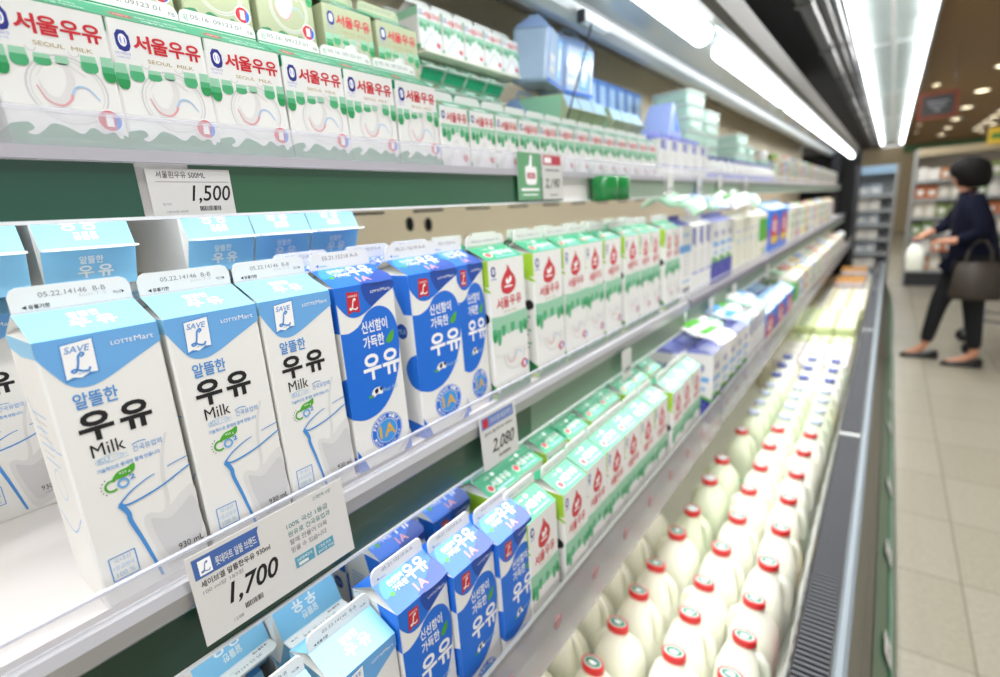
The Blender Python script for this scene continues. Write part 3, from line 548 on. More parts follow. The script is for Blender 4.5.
# ---------------------------------------------------------------- price tags on the shelves
def bars(F, u0, v0, u1, v1, L=1):
    random.seed(5); u = u0
    while u < u1-0.6:
        w_ = random.choice((0.35, 0.5, 0.8)); F.rect(u, v0, min(u+w_, u1), v1, BLK, L); u += w_+random.choice((0.3, 0.45, 0.6))
def t1500(F):
    F.text('서울흰우유 500ML', 7, 30.5, 45, 36, BLK, 1); F.rect(6, 27.4, 64, 27.8, GRY, 1); F.text('1,500', 31, 10, 64, 25, BLK, 1, 0.008, 0.25)
    F.text('원산지외', 8, 9, 14, 11, GRY, 1); F.text('100 ml당 300원', 10, 3, 26, 5, GRY, 1); bars(F, 36, 4, 54, 8); F.rect(55, 7, 63, 7.6, LGR, 1)
slip('price_tag', (-0.4715, 0.171, ZT-0.051), (0, 1, 0), (0, 0, 1), 0.066, 0.038, t1500, 'white tag reading 1,500 on the green strip under the top shelf', 'price tag')
def t1700(F):
    F.poly([(4, 58), (58, 58), (58, 72), (60, 76), (4, 76)], mat('tag_blue_ink', '4668a8', 0.4), 1); F.rect(8, 60, 18, 73, WINK, 2); script_L(F, 9.5, 62, 7, mat('tag_blue_ink', '4668a8'), 3)
    F.text('롯데마트 알뜰 브랜드', 21, 61.5, 56, 69.5, LGR2, 2, 0.01)
    F.text('세이브엘 알뜰한우유 930ml', 7, 49.5, 66, 55.5, BLK, 1, 0.012); F.text('100 ml당 183원', 7, 43.5, 40, 47.5, GRY, 1); F.text('1,700', 24, 20, 70, 41, BLK, 1, 0.018, 0.3)
    bars(F, 35, 11, 52, 16); F.text('12/08', 24, 6, 32, 9, GRY, 1); F.rect(54, 13, 64, 13.5, LGR, 1)
    TE = mat('teal_grey_ink', '5f8f90', 0.4)
    for i, t in enumerate(('100% 국산 1등급', '원유로 건국유업과', '함께 만들어 더욱', '믿을 수 있습니다')): F.text(t, 84, 58-8*i, 84+(44, 45, 40, 38)[i], 63.6-8*i, TE if i < 2 else GRY, 1, 0.01)
    F.text('고객만족 사랑', 114, 72, 134, 76, mat('teal_grey_ink', '5f8f90'), 1)
    for u in (85, 107): F.rect(u, 17, u+20, 28, mat('teal_box_ink', '5b9fb4', 0.4), 1)
    F.text('신선한제조사', 87, 23, 103, 26, WINK, 2); F.rect(88, 18.5, 98, 21.5, LGR2, 2); F.text('1등급 원유', 111, 23, 124, 26, WINK, 2); F.text('24시간 안심', 109, 18.5, 126, 21.5, WINK, 2)
slip('price_tag', (-0.3925, 0.113, ZM-0.055), (0, 1, 0), (-0.07, 0, 1), 0.148, 0.080, t1700, 'large white tag reading 1,700 hanging below the middle shelf rail', 'price tag', k=0.94)
def t2080(F):
    F.rect(4, 56, 74, 72, mat('tag_violet_blue_ink', '6c84c0', 0.4), 1); F.rect(7, 58, 17, 70, REDI, 2); F.text('초이스엘 세일브랜드', 22, 60, 70, 68, LGR2, 2); F.text('초이스엘 흰우유 1000ml', 8, 46, 70, 51, BLK, 1, 0.01); F.rect(8, 40, 44, 42, LGR, 1)
    F.text('2,080', 20, 16, 72, 37, BLK, 1, 0.012, 0.35); bars(F, 34, 8, 60, 12)
slip('price_tag', (-0.3965, 0.462, ZM-0.074), (0, 1, 0), (-0.04, 0, 1), 0.080, 0.076, t2080, 'white tag reading 2,080 hanging below the middle shelf rail under the blue cartons', 'price tag')
def t2190(F):
    F.rect(4, 56, 62, 71, mat('promo_red_ink', 'c44050', 0.4), 1); F.rect(8, 59, 30, 68, WINK, 2); F.rect(10, 46, 56, 49, GRY, 1); F.rect(10, 40, 50, 42, LGR, 1); F.text('2,190', 8, 16, 56, 34, BLK, 1, 0.015, 0.25); F.rect(22, 6, 48, 8, GRY, 1)
slip('price_tag', (-0.468, 0.755, ZT-0.047), (0, 1, 0), (0, 0, 1), 0.066, 0.075, t2190, 'white tag with a red header reading 2,190 on the top shelf strip', 'price tag')
def thumb(F):
    G = mat('promo_green_ink', '6aa878', 0.4); F.rect(0.2, 0.2, 67.8, 72.8, G, 1)
    F.blob([(22, 30), (22, 50), (32, 54), (36, 68), (42, 68), (42, 52), (54, 50), (54, 30), (48, 24), (28, 24)], WINK, 2); F.rect(26, 33, 50, 42, mat('promo_red_ink', 'c44050'), 3); F.text('더좋은', 28, 34.5, 48, 40.5, WINK, 4)
    F.rect(8, 14, 60, 18, WINK, 2); F.rect(12, 7, 56, 9, WINK, 2)
slip('promotion_card', (-0.468, 0.683, ZT-0.047), (0, 1, 0), (0, 0, 1), 0.068, 0.073, thumb, 'green card with a white thumbs up hand on the top shelf strip', 'promotion card')
def plain(F): F.text('1,850', 10, 14, 40, 26, BLK, 1, 0.02); F.rect(6, 36, 40, 42, LGR, 1)
for x, y, z, zone, names in ((-0.466, (1.36, 1.62, 1.86, 2.25), ZT-0.052, 'below the top shelf', ('beside the green holder', 'second', 'third', 'fourth')), (-0.395, (0.90, 1.52, 1.80, 2.40), ZM-0.085, 'below the middle shelf', ('nearest', 'second', 'third', 'fourth'))):
    for yy, nn in zip(y, names): slip('price_tag', (x, yy, z), (0, 1, 0), (0, 0, 1), 0.046, 0.062, plain, 'small blurred white price tag %s, %s' % (zone, nn), 'price tag')
# ================================================================== milk jugs
JW = mat('milk_filled_plastic', 'f8f9ea', 0.38, sss=0.15); JW2 = mat('milk_filled_pale_green_plastic', 'e6eed6', 0.38, sss=0.1); CAPR = mat('red_cap_plastic', 'd8262a', 0.35); CAPB = mat('blue_cap_plastic', '2440a8', 0.35); CAPP = mat('pale_blue_cap_plastic', 'c8d2ee', 0.35)
LABG = mat('cap_label_green', '2f7f5c', 0.4); LABS = mat('cap_label_silver', 'c4d4d4', 0.35)
def jug(capm, body=JW, labelm=LABG, h=0.235, band=None):
    root = empty('milk_jug'); b = MB(); rings = []; n = 28
    prof = [(0.0, 0.043, 0.060, 0), (0.006, 0.0475, 0.066, 0), (0.125, 0.0485, 0.067, 0), (0.148, 0.048, 0.066, 0), (0.170, 0.0455, 0.061, 0), (0.190, 0.039, 0.050, 0), (0.205, 0.031, 0.037, 0), (0.217, 0.0225, 0.0245, 0), (0.224, 0.0185, 0.0185, 0), (0.236, 0.0180, 0.0180, 0)]
    for z, rx, ry, _ in prof:
        k = 2+2.2*max(0, min(1, (0.16-z)/0.1+0.6)); r = []
        for i in range(n):
            t = 2*math.pi*i/n; c, s = math.cos(t), math.sin(t)
            x = rx*math.copysign(abs(c)**(2/k), c); y = ry*math.copysign(abs(s)**(2/k), s)
            if 0.13 < z < 0.215 and x > 0: x *= 1-0.30*max(0, 1-abs(y)/(ry*0.75))*(1 if z < 0.2 else 0.5)
            r.append((x, y, z*h/0.235))
        rings.append(r)
    b.loft(rings, body)
    if band:
        for z0, z1, m in band: b.loft([[(x*1.006, y*1.006, z0) for x, y, _ in rings[2]], [(x*1.006, y*1.006, z1) for x, y, _ in rings[2]]], m, caps=False)
    b.build('jug_body', root)
    hd = MB(); hd.tube([(0.012, 0, 0.206*h/0.235), (0.024, 0, 0.207*h/0.235), (0.035, 0, 0.196*h/0.235), (0.041, 0, 0.175*h/0.235), (0.042, 0, 0.145*h/0.235), (0.038, 0, 0.115*h/0.235)], [0.009, 0.0095, 0.0095, 0.0095, 0.010, 0.011], body, 10); hd.build('handle', root)
    c = MB(); z = h-0.008; c.lathe([(0.0212, 0), (0.0218, 0.001), (0.0218, 0.0135), (0.0205, 0.0155), (0.0180, 0.0160), (0.0180, 0.0148), (0, 0.0148)], capm, n=24, c=(0, 0, z))
    cp = c.build('screw_cap', root); c = MB(); F = Face(c, (0, 0, z+0.0149), (1, 0, 0), (0, 1, 0))
    F.ell(0, 0, 17.4, 17.4, LABS, 1, 22); F.ell(0, 0, 14.6, 12.6, labelm, 2, 20); F.blob([(-8, -2), (-2, 4), (8, 3), (6, -3), (0, -5)], WINK, 3); F.ell(4, 3, 3, 2.4, PURL, 4, 10); F.rect(-6, -7.6, 6, -6.4, WINK, 3)
    c.build('cap_label', cp); return root
JR = Proto(jug(CAPR)); JB = Proto(jug(CAPB, JW, CAPB, 0.235)); JP = Proto(jug(CAPP, JW2, CAPP, 0.225)); JN = Proto(jug(CAPR, JW2, LABS, 0.235, band=[(0.06, 0.075, DRIPL), (0.03, 0.055, DRIPL)]))
random.seed(11)
xs_ = [-0.152, -0.251, -0.360, -0.462]; colname = ['column beside the grille', 'second column from the grille', 'third column from the grille', 'column half under the bottom shelf']
ys_ = [[0.56, 0.67, 0.784, 0.885, 0.994, 1.133, 1.284, 1.442, 1.60, 1.763, 1.917], [0.56, 0.66, 0.779, 0.889, 0.994, 1.134, 1.284, 1.442, 1.60, 1.763, 1.917], [0.56, 0.678, 0.788, 0.894, 0.997, 1.140, None, 1.442, 1.59], [0.62, 0.74, 0.86, 0.98, 1.10, 1.22]]
for ci, col in enumerate(ys_):
    for ri, y in enumerate(col):
        if y is None: continue
        flip = random.random() < 0.35; x = xs_[ci]+random.uniform(-0.003, 0.003)
        P = JN if (ci == 2 and ri > 6) else JR
        P.put((x, y, BF+0.0005), 'red capped milk jug in the %s, %s from the viewer' % (colname[ci], nth(ri)), 'milk jug', 'red capped milk jugs', (0, 0, math.pi if flip else random.uniform(-0.1, 0.1)), (1.0, 0.74 if ri < 5 else 1.0, 1))
for ri, y in enumerate((1.30, 1.90)): JN.put((-0.366, y-0.01, BF-0.02), 'milk jug with a pale green band standing lower between red capped jugs, %s' % ('nearer' if ri == 0 else 'farther'), 'milk jug', 'jugs with a green band')
for ri, y in enumerate((2.07, 2.19, 2.31, 2.43)):
    for ci in range(3): JP.put((xs_[ci], y, BF), 'pale jug with a faint blue cap, %s row behind the red caps, %s column' % (nth(ri), ('right', 'middle', 'left')[ci]), 'milk jug', 'pale blue capped jugs', (0, 0, random.uniform(-.1, .1)), (1, 0.85, 1))
for ri, y in enumerate((2.56, 2.72, 2.88)):
    for ci in range(3): JB.put((xs_[ci]+0.004, y, BF), 'milk jug with a dark blue cap, %s row before the trays, %s column' % (nth(ri), ('right', 'middle', 'left')[ci]), 'milk jug', 'dark blue capped jugs', (0, 0, random.uniform(-.1, .1)), (1, 1, 1))
# flat trays, bags and packs farther along the bin
def tray_pack(top, ink, h=0.05):
    b = MB(); b.rbox((-0.055, -0.075, 0), (0.055, 0.075, h), 0.012, top); F = Face(b, (-0.055, -0.075, h+0.0001), (1, 0, 0), (0, 1, 0))
    F.rect(12, 22, 98, 118, mat('wrap_window', 'dfe2cf', 0.45), 1); F.stroke([(30, 40), (58, 60), (44, 86), (76, 112)], 16, ink, 2); F.rect(62, 34, 90, 50, ink, 2)
    return b.build('food_tray')
TP = Proto(tray_pack(mat('pale_green_wrap', 'cdd8a4', 0.45), mat('deep_leaf_ink', '3c8a3a', 0.4))); TW = Proto(tray_pack(mat('white_wrap', 'd6d0d2', 0.45), LGR2)); TB = Proto(tray_pack(mat('ivory_wrap', 'ddd4b0', 0.45), mat('strong_stripe_blue', '2f6ac0', 0.4), 0.09))
bb = MB(); bb.box((-0.50, 3.02, BF), (-0.10, 6.9, BF+0.12), mat('ivory_carton_stand', 'd8d4be', 0.5)); tag(bb.build('display_crate'), 'long ivory crate raising the flat trays behind the jugs', 'crate')
for r in range(3):
    for c_ in range(3): TW.put((-0.16-0.115*c_, 3.11+0.16*r, BF+0.121), 'flat white tray behind the dark blue caps, %s row, %s column' % (nth(r), ('right', 'middle', 'left')[c_]), 'food tray', 'white trays')
for r in range(5):
    for c_ in range(3):
        for k in range(1 if r < 1 else 2): TP.put((-0.16-0.115*c_, 3.62+0.165*r, BF+0.121+0.0505*k), 'pale green tray behind the white trays, %s row, %s column, %s layer' % (nth(r), ('right', 'middle', 'left')[c_], ('lower', 'upper')[k]), 'food tray', 'pale green trays')
for r in range(6):
    for c_ in range(3): TB.put((-0.14-0.115*c_, 4.50+0.165*r, BF+0.121), 'ivory bag with a blue stripe, %s row behind the green trays, %s column' % (nth(r), ('right', 'middle', 'left')[c_]), 'food bag', 'ivory bags with blue stripes')
def egg_pack(colr):
    b = MB(); b.rbox((-0.12, -0.10, 0), (0.12, 0.10, 0.03), 0.02, mat('clear_tray_grey', 'd8cdd0', 0.3)); 
    for i in range(5):
        for j in range(4): b.lathe([(0, 0), (0.014, 0.006), (0.020, 0.022), (0.018, 0.038), (0.010, 0.050), (0, 0.054)], mat(colr, colr, 0.5), c=(-0.09+i*0.045, -0.07+j*0.046, 0.02), n=10)
    return b.build('egg_tray')
EGT = Proto(egg_pack('e0a860'))
for i, (x, y, z) in enumerate(((-0.24, 5.65, 0.509), (-0.24, 5.65, 0.585), (-0.24, 6.05, 0.509), (-0.24, 6.45, 0.509), (-0.24, 6.45, 0.585))):
    EGT.put((x, y, z), 'tray of brown eggs in the far bin, %s' % ['nearest lower', 'nearest upper', 'middle', 'farthest lower', 'farthest upper'][i], 'egg tray')
# ================================================================== other cartons farther along the shelves
def pack(name, W, D, H, base, draws, gable=0.014, finm=None):
    root = empty(name); b = MB(); b.rbox((-D/2, -W/2, 0), (D/2, W/2, H), 0.002, base, n=1)
    draws(Face(b, (D/2+0.0001, -W/2, 0), (0, 1, 0), (0, 0, 1)), W*1000, H*1000); draws(Face(b, (-D/2, -W/2-0.0001, 0), (1, 0, 0), (0, 0, 1)), D*1000, H*1000); b.build('carton_body', root)
    if gable:
        g = MB(); g.loft([[(-D/2, -W/2, H), (D/2, -W/2, H), (D/2, W/2, H), (-D/2, W/2, H)], [(-0.001, -W/2, H+gable), (0.001, -W/2, H+gable), (0.001, W/2, H+gable), (-0.001, W/2, H+gable)], [(-0.001, -W/2, H+gable+0.012), (0.001, -W/2, H+gable+0.012), (0.001, W/2, H+gable+0.012), (-0.001, W/2, H+gable+0.012)]], finm or base, smooth=False); g.build('gable_top', root)
    return root
def d_blueband(F, w_, h):
    F.rect(0, h*0.64, w_, h*0.74, MID, 1); F.rect(w_*.08, h*0.24, w_*.92, h*0.26, MID, 1)
    for k in range(5): F.rect(w_*.15, h*(.58-.06*k), w_*.85, h*(.60-.06*k), LGR, 1)
    F.text('저지방우유', w_*.1, h*.84, w_*.9, h*.9, MID, 1, 0.02); F.rect(w_*.1, h*.1, w_*.9, h*.16, GRY, 1)
def d_stripe(F, w_, h):
    F.rect(w_*.1, h*.74, w_*.34, h*.97, PURP, 1); F.rect(w_*.42, h*.70, w_*.6, h*.97, PURL, 1); F.rect(w_*.1, h*.3, w_*.9, h*.33, PURL, 1)
    for k in range(6): F.rect(w_*.15, h*(.6-.05*k), w_*.8, h*(.615-.05*k), LGR, 1)
def d_purple(F, w_, h):
    F.rect(0, 0, w_, h*.36, PURP, 1); F.poly([(0, h*.36), (0, h*.45), (w_*.5, h*.43), (w_, h*.35), (w_, h*.30), (w_*.5, h*.38)], LEAF, 2)
    F.rect(w_*.12, h*.60, w_*.88, h*.67, MID, 1); F.text('우유', w_*.25, h*.74, w_*.75, h*.85, PURP, 1, 0.03); F.ell(w_*.5, h*.5, w_*.3, h*.04, PALE, 1, 12)
    for k in range(3): F.text('1등급', w_*.2, h*(.24-.08*k), w_*.8, h*(.29-.08*k), PURL, 2)
def d_cream(F, w_, h): F.text('순우유', w_*.2, h*.52, w_*.8, h*.62, PALE, 1, 0.03); F.rect(w_*.1, h*.75, w_*.9, h*.77, PURL, 1)
def d_yog(F, w_, h):
    F.rect(0, 0, w_, h, ROY, 1); F.blob([(w_*.15, h*.25), (w_*.15, h*.7), (w_*.5, h*.9), (w_*.85, h*.7), (w_*.85, h*.25)], SRED, 2); F.rect(w_*.1, h*.22, w_*.9, h*.38, YEL, 3); F.text('IQ', w_*.3, h*.45, w_*.7, h*.75, WINK, 3, 0.03)
def d_green(F, w_, h): F.rect(0, h*.4, w_, h*.9, LEAF, 1); F.text('유기농', w_*.15, h*.1, w_*.85, h*.25, DGR, 1, 0.02)
PB = Proto(pack('milk_carton', 0.074, 0.070, 0.195, WH, d_blueband, finm=PURP)); PS = Proto(pack('milk_carton', 0.062, 0.070, 0.190, WH, d_stripe)); PP = Proto(pack('milk_carton', 0.080, 0.080, 0.190, WH, d_purple, finm=PURL)); PC = Proto(pack('milk_carton', 0.085, 0.080, 0.185, CRM, d_cream)); PY = Proto(pack('yogurt_pack', 0.15, 0.10, 0.155, WH, d_yog, gable=0.02, finm=PALE)); PG = Proto(pack('milk_carton', 0.070, 0.070, 0.185, CRM, d_green))
def put(P, x, y, z, D, W, label, cat, group=None, rz=0, sc=None): return P.put((x-D/2, y+W/2, z), label, cat, group, (0, 0, rz), sc)
put(PB, -0.42, 1.34, ZM, .07, .074, 'white carton with a mid blue band at the end of the green topped middle row', 'milk carton')
for i in range(3): put(PS, -0.42, 1.425+0.067*i, ZM, .07, .062, 'thin white carton with violet stripes on the middle shelf, %s past the blue banded one' % nth(i), 'milk carton', 'thin white cartons on the middle shelf')
for i in range(3): put(PP, -0.42, 1.63+0.085*i, ZM, .08, .08, 'white carton with a violet foot on the middle shelf, %s from the left' % nth(i), 'milk carton', 'violet footed cartons on the middle shelf')
for i in range(4): put(PC, -0.42, 1.92+0.11*i, ZM, .08, .085, 'cream carton with pale blue lettering on the middle shelf, %s from the left' % nth(i), 'milk carton', 'cream cartons on the middle shelf')
put(PG, -0.42, 2.40, ZM, .07, .07, 'carton with a bright green panel beside the blue packs on the middle shelf', 'milk carton', sc=(1, 2, 1))
for i in range(2): put(PY, -0.42, 2.62+0.26*i, ZM, .10, .15, 'blue pack with a red dome on the middle shelf, the %s one' % ('nearer', 'farther')[i], 'yogurt pack', 'blue and red packs on the middle shelf', sc=(1, 1.5, 1.25))
FTOP = [mat('ft_'+c, c, 0.4) for c in ('7fa6e0', 'e0c050', 'd8d8cc', 'c86a60', '9fc8a0', 'e6e2d0')]
def d_plain(c1, c2):
    def d(F, w_, h): F.rect(w_*.12, h*.45, w_*.88, h*.85, c1, 1); F.rect(w_*.12, h*.12, w_*.88, h*.30, c2, 1); F.ell(w_*.5, h*.65, w_*.22, h*.12, WINK, 2, 14)
    return d
FARP = [Proto(pack('milk_carton', 0.085, 0.080, 0.185, mat('far_'+a, a, 0.4), d_plain(mat('ink_'+c, c, 0.4), mat('ink_'+e, e, 0.4)), finm=FTOP[n_])) for n_, (a, c, e) in enumerate((('e4e0cc', '8fb88a', 'd8d4c0'), ('d6cdb8', 'c86a60', 'e8e0d0'), ('e6e6e0', '5f8fd0', 'c0d0e8'), ('d8ccb0', 'b89a60', '8a6a40'), ('dfe6d8', '7aa870', 'e8c850'), ('c8c4bc', '9a8f88', 'd0709a')))]
for i in range(12): put(FARP[(i*5) % 6], -0.42, 3.2+0.22*i, ZM, .08, .085, 'pale blurred carton far along the middle shelf, %s past the blue packs' % nth(i), 'milk carton', 'far cartons on the middle shelf', sc=(1, 1.9, 1))
PP_y = 1.32
for i in range(5): put(PP, XL, PP_y+0.086*i, ZL, .08, .08, 'white carton with a violet foot, %s from the left in the bottom shelf front' % nth(i), 'milk carton', 'violet footed cartons on the bottom shelf')
for r in (1, 2):
    for i in range(5): put(PP, XL-0.085*r, PP_y-0.02+0.086*i, ZL, .08, .08, 'violet and white carton on the bottom shelf, %s row, %s from left' % (nth(r), nth(i)), 'milk carton', 'violet footed cartons behind the front row')
for i in range(4): put(PS, XL, 1.76+0.07*i, ZL, .07, .062, 'thin white carton on the bottom shelf, %s past the violet footed ones' % nth(i), 'milk carton', 'thin white cartons on the bottom shelf')
for i in range(3):
    for r in range(2): put(PY, XL-0.11*r, 2.06+0.24*i, ZL, .10, .15, 'blue pack with a red dome on the bottom shelf, %s along, %s row' % (nth(i), ('front', 'rear')[r]), 'yogurt pack', 'blue and red packs on the bottom shelf', sc=(1, 1.45, 1.0))
put(PG, XL, 2.80, ZL, .07, .07, 'green panelled carton at the end of the blue and red packs on the bottom shelf', 'milk carton', sc=(1, 1.5, 1))
for i in range(16):
    for r in range(2): put(FARP[(i*5+r*2+2) % 6], XL-0.09*r, 2.95+0.20*i, ZL, .08, .085, 'pale blurred carton far along the bottom shelf, %s along, %s row' % (nth(i), ('front', 'rear')[r]), 'milk carton', 'far cartons on the bottom shelf', sc=(1, 1.7, 1))
# leaflets and pouches lying on top of the violet cartons
def leaflet(c1, c2, w_=0.14, h=0.09):
    b = MB(); n = 6; rings = []
    for i in range(n+1):
        t = i/n; z = 0.010*math.sin(t*math.pi)+0.004*math.sin(t*9)
        rings.append([(-w_/2+w_*t, -h/2, z), (-w_/2+w_*t, h/2, z+0.003), (-w_/2+w_*t, h/2, z+0.006), (-w_/2+w_*t, -h/2, z+0.003)])
    b.loft(rings, c1); 
    for i in (1, 3): b.face([Vector(rings[i][3])+Vector((0, 0.012, 0.0025)), Vector(rings[i+1][3])+Vector((0, 0.012, 0.0025)), Vector(rings[i+1][2])+Vector((0, -0.012, 0.002)), Vector(rings[i][2])+Vector((0, -0.012, 0.002))], c2)
    return b.build('milk_pouch')
LF = Proto(leaflet(WINK, LEAF)); LF2 = Proto(leaflet(mat('mint_film', 'bfe8cc', 0.25), WINK)); LF3 = Proto(leaflet(mat('pale_blue_film', 'c2d6f4', 0.25), ROYL))
random.seed(21)
for i in range(6):
    (LF, LF2, LF3)[i % 3].put((-0.37-0.05*(i % 2), 1.36+i*0.115, ZL+0.229), 'printed flat pouch lying on the violet bottom shelf cartons, %s from the left' % nth(i), 'pouch', 'pouches on the bottom shelf cartons', (0.0, 0.18, random.uniform(-.25, .25)), (1.0, 1.1, 1.6))
for i in range(8):
    (LF2, LF, LF3)[i % 3].put((-0.455-0.045*(i % 2), 1.38+i*0.118, ZM+0.232), 'crumpled pouch lying on the middle shelf cartons, %s from the left' % nth(i), 'pouch', 'pouches on the middle shelf cartons', (random.uniform(-.12, .12), 0.25, random.uniform(-.25, .25)), (1.0, 1.1, 2.8))
# ================================================================== upper zone of the top shelf
def bottle(bodym, capm, r=0.022, h=0.10):
    root = empty('drink_bottle'); b = MB(); b.lathe([(r*.9, 0), (r, 0.004), (r, h*.35), (r*.88, h*.42), (r, h*.5), (r, h*.72), (r*.6, h*.88), (r*.5, h)], bodym, n=14); b.lathe([(r*1.003, h*.1), (r*1.003, h*.32)], PURL, n=14, caps=False); b.build('bottle_body', root)
    c = MB(); c.lathe([(r*.62, 0), (r*.62, h*.1), (0, h*.11)], capm, n=12, c=(0, 0, h*.98)); c.build('cap', root); return root
BW = Proto(bottle(WH, PURP)); BG = Proto(bottle(mat('green_glass_like_plastic', '1f7a3c', 0.2), DGR, 0.026, 0.05))
bv = Proto(pack('yogurt_pack', 0.075, 0.06, 0.095, WH, d_stripe, gable=0.01, finm=PURL))
for i in range(5): put(bv, XT, 1.345+0.088*i, ZT, .06, .075, 'white and violet carton on the top shelf, %s past the small red lettered ones' % nth(i), 'milk carton', 'white and violet cartons on the top shelf')
for i in range(26):
    BW.put((XT-0.025-0.05*(i % 2), 1.83+0.05*(i//2*2)*0.98, ZT), 'small white drink bottle far along the top shelf, %s from the left' % nth(i), 'drink bottle', 'white bottles on the top shelf', scale=(1, 1, 0.72))
for i in range(30): put(FARP[(i*7) % 6], XT-0.02, 3.2+0.13*i, ZT, .08, .085, 'pale blurred carton far along the top shelf, %s past the white bottles' % nth(i), 'milk carton', 'far cartons on the top shelf', sc=(0.9, 1.4, 0.55+0.2*((i*7) % 3)/2))
for i in range(3): BG.put((-0.50, 0.965+0.052*i, ZT-0.062), 'green bottle neck hanging below the top shelf edge past the green card', 'drink bottle', 'green bottles below the top shelf') if 0 else None
hk = MB(); 
for i in range(2): hk.lathe([(0.024, 0), (0.026, 0.003), (0.026, 0.042), (0.02, 0.046), (0, 0.047)], mat('green_glass_like_plastic', '1f7a3c'), c=(0.0, 0.055*i, 0), n=16)
o = hk.build('hanging_sign'); o.location = (-0.446, 0.945, ZT-0.054); tag(o, 'dark green fluted plastic holder on the top shelf strip right of the 2,190 tag', 'sign holder')
# stack of small green cartons at the back
for i in range(2):
    for j in range(4):
        lie(SMALL, -0.666, 0.735+0.0615*j+0.008*i, ZT+0.159+0.0365*i, 'small green carton lying behind the top shelf rows, %s layer, %s from left' % (('lower', 'upper')[i], nth(j)), 'lying small green cartons', L=0.10, scale=(0.65, 1.08, 1))
b = MB(); b.box((-0.86, 0.70, ZT), (-0.66, 1.00, ZT+0.141), mat('mint_crate', 'cfe6dc', 0.35)); tag(b.build('mint_tray'), 'pale mint tray under the lying small green cartons on the top shelf', 'tray')
b = MB(); b.box((-0.80, 0.705, ZT+0.2145), (-0.66, 1.005, ZT+0.2190), CRM); tag(b.build('cardboard_layer'), 'thin card sheet between lying and standing small green cartons', 'card sheet')
b = MB(); b.box((-0.87, 0.70, ZT+0.1415), (-0.785, 1.00, ZT+0.214), mat('mint_crate', 'cfe6dc')); tag(b.build('mint_box'), 'pale mint box filling the back of the top shelf behind the lying cartons', 'box')
for j in range(5): std(SMALL, -0.664, 0.70+0.0605*j, ZT+0.2195, 'small red lettered carton high on the back stack, front row, %s from left' % nth(j), 'small cartons on the high stack', W=0.052, D=0.052, sy=1.1, sz=0.86)
for j in range(5): std(SMALL, -0.72, 0.70+0.0605*j, ZT+0.2195, 'small carton in the rear row of the high back stack, %s from left' % nth(j), 'rear small cartons on the high stack', W=0.052, D=0.052, sy=1.1, sz=0.86)
# blue multipacks in film with a carrying strap
def bundle(body='b4cbe6'):
    root = empty('milk_multipack'); b = MB(); FILM = mat('blue_grey_film_'+body, body, 0.15, spec=0.8, noise=(14, 0.2)); FB = mat('strong_blue_film', '2f6fd6', 0.2)
    b.rbox((-0.07, -0.075, 0), (0.07, 0.075, 0.15), 0.015, FILM)
    b.loft([[(-0.065, -0.07, 0.15), (0.065, -0.07, 0.15), (0.065, 0.07, 0.15), (-0.065, 0.07, 0.15)], [(-0.01, -0.06, 0.185), (0.02, -0.06, 0.185), (0.02, 0.06, 0.185), (-0.01, 0.06, 0.185)]], mat('frosted_blue_film', '9db8e4', 0.25), smooth=False)
    F = Face(b, (0.0702, -0.075, 0), (0, 1, 0), (0, 0, 1)); F.rect(8, 30, 56, 80, LGR, 1); F.rect(72, 20, 118, 138, ROYL, 1); F.rect(80, 28, 110, 130, PALE, 2); F.rect(86, 50, 104, 110, WINK, 3); F.text('우유', 14, 46, 48, 62, MID, 2, 0.03); F.rect(124, 6, 130, 146, FB, 1); F.rect(2, 4, 6, 146, FB, 1); F.rect(0, 0, 150, 12, FB, 1)
    b.build('wrapped_pack', root)
    h = MB(); h.tube([(0.005, -0.05, 0.18), (0.005, -0.03, 0.205), (0.005, 0.03, 0.205), (0.005, 0.05, 0.18)], 0.004, PALE, 6); h.build('carry_strap', root); return root
MP = Proto(bundle()); MPS = Proto(bundle('2c66d0'))
for i, (x, y, z, r, t) in enumerate(((-0.66, 1.00, ZT+0.207, 0.25, 'tilted on top at the near end'), (-0.67, 1.14, ZT+0.205, -0.1, 'on top beside the first'), (-0.70, 1.005, ZT, 0.0, 'below, right'), (-0.70, 1.145, ZT, 0.0, 'below, farther right'))):
    (MP if i < 2 else MPS).put((x, y+0.06, z), 'blue film wrapped milk multipack on the top shelf, '+t, 'milk multipack', None, (0, 0.0 if i > 1 else 0.12, r), (0.62, 0.82, 0.70 if i < 2 else 0.98))
def fluted(n=7):
    b = MB(); 
    for i in range(n): b.rbox((-0.03, i*0.06, 0), (0.03, i*0.06+0.055, 0.12), 0.008, mat('denim_blue_pack', '5f8fd8', 0.35)); F = Face(b, (0.0302, i*0.06, 0), (0, 1, 0), (0, 0, 1)); F.rect(14, 20, 44, 100, PALE, 1)
    return b
MPB = Proto(pack('milk_carton', 0.058, 0.06, 0.12, mat('denim_blue_pack', '5f8fd8', 0.35), lambda F, w_, h: F.rect(w_*.2, h*.2, w_*.8, h*.85, PALE, 1), gable=0.008))
for i in range(7): put(MPB, -0.74, 1.40+0.07*i, ZT+0.215, .06, .058, 'small blue carton in the row at the back of the top shelf, %s from left' % nth(i), 'milk carton', 'blue cartons at the back of the top shelf', sc=(1, 1.1, .8))
b = MB(); b.box((-0.86, 1.39, ZT), (-0.735, 1.92, ZT+0.214), mat('pale_stack_box', 'cfd8dc', 0.4)); tag(b.build('stock_box'), 'long pale box under the row of small blue cartons at the back', 'box')
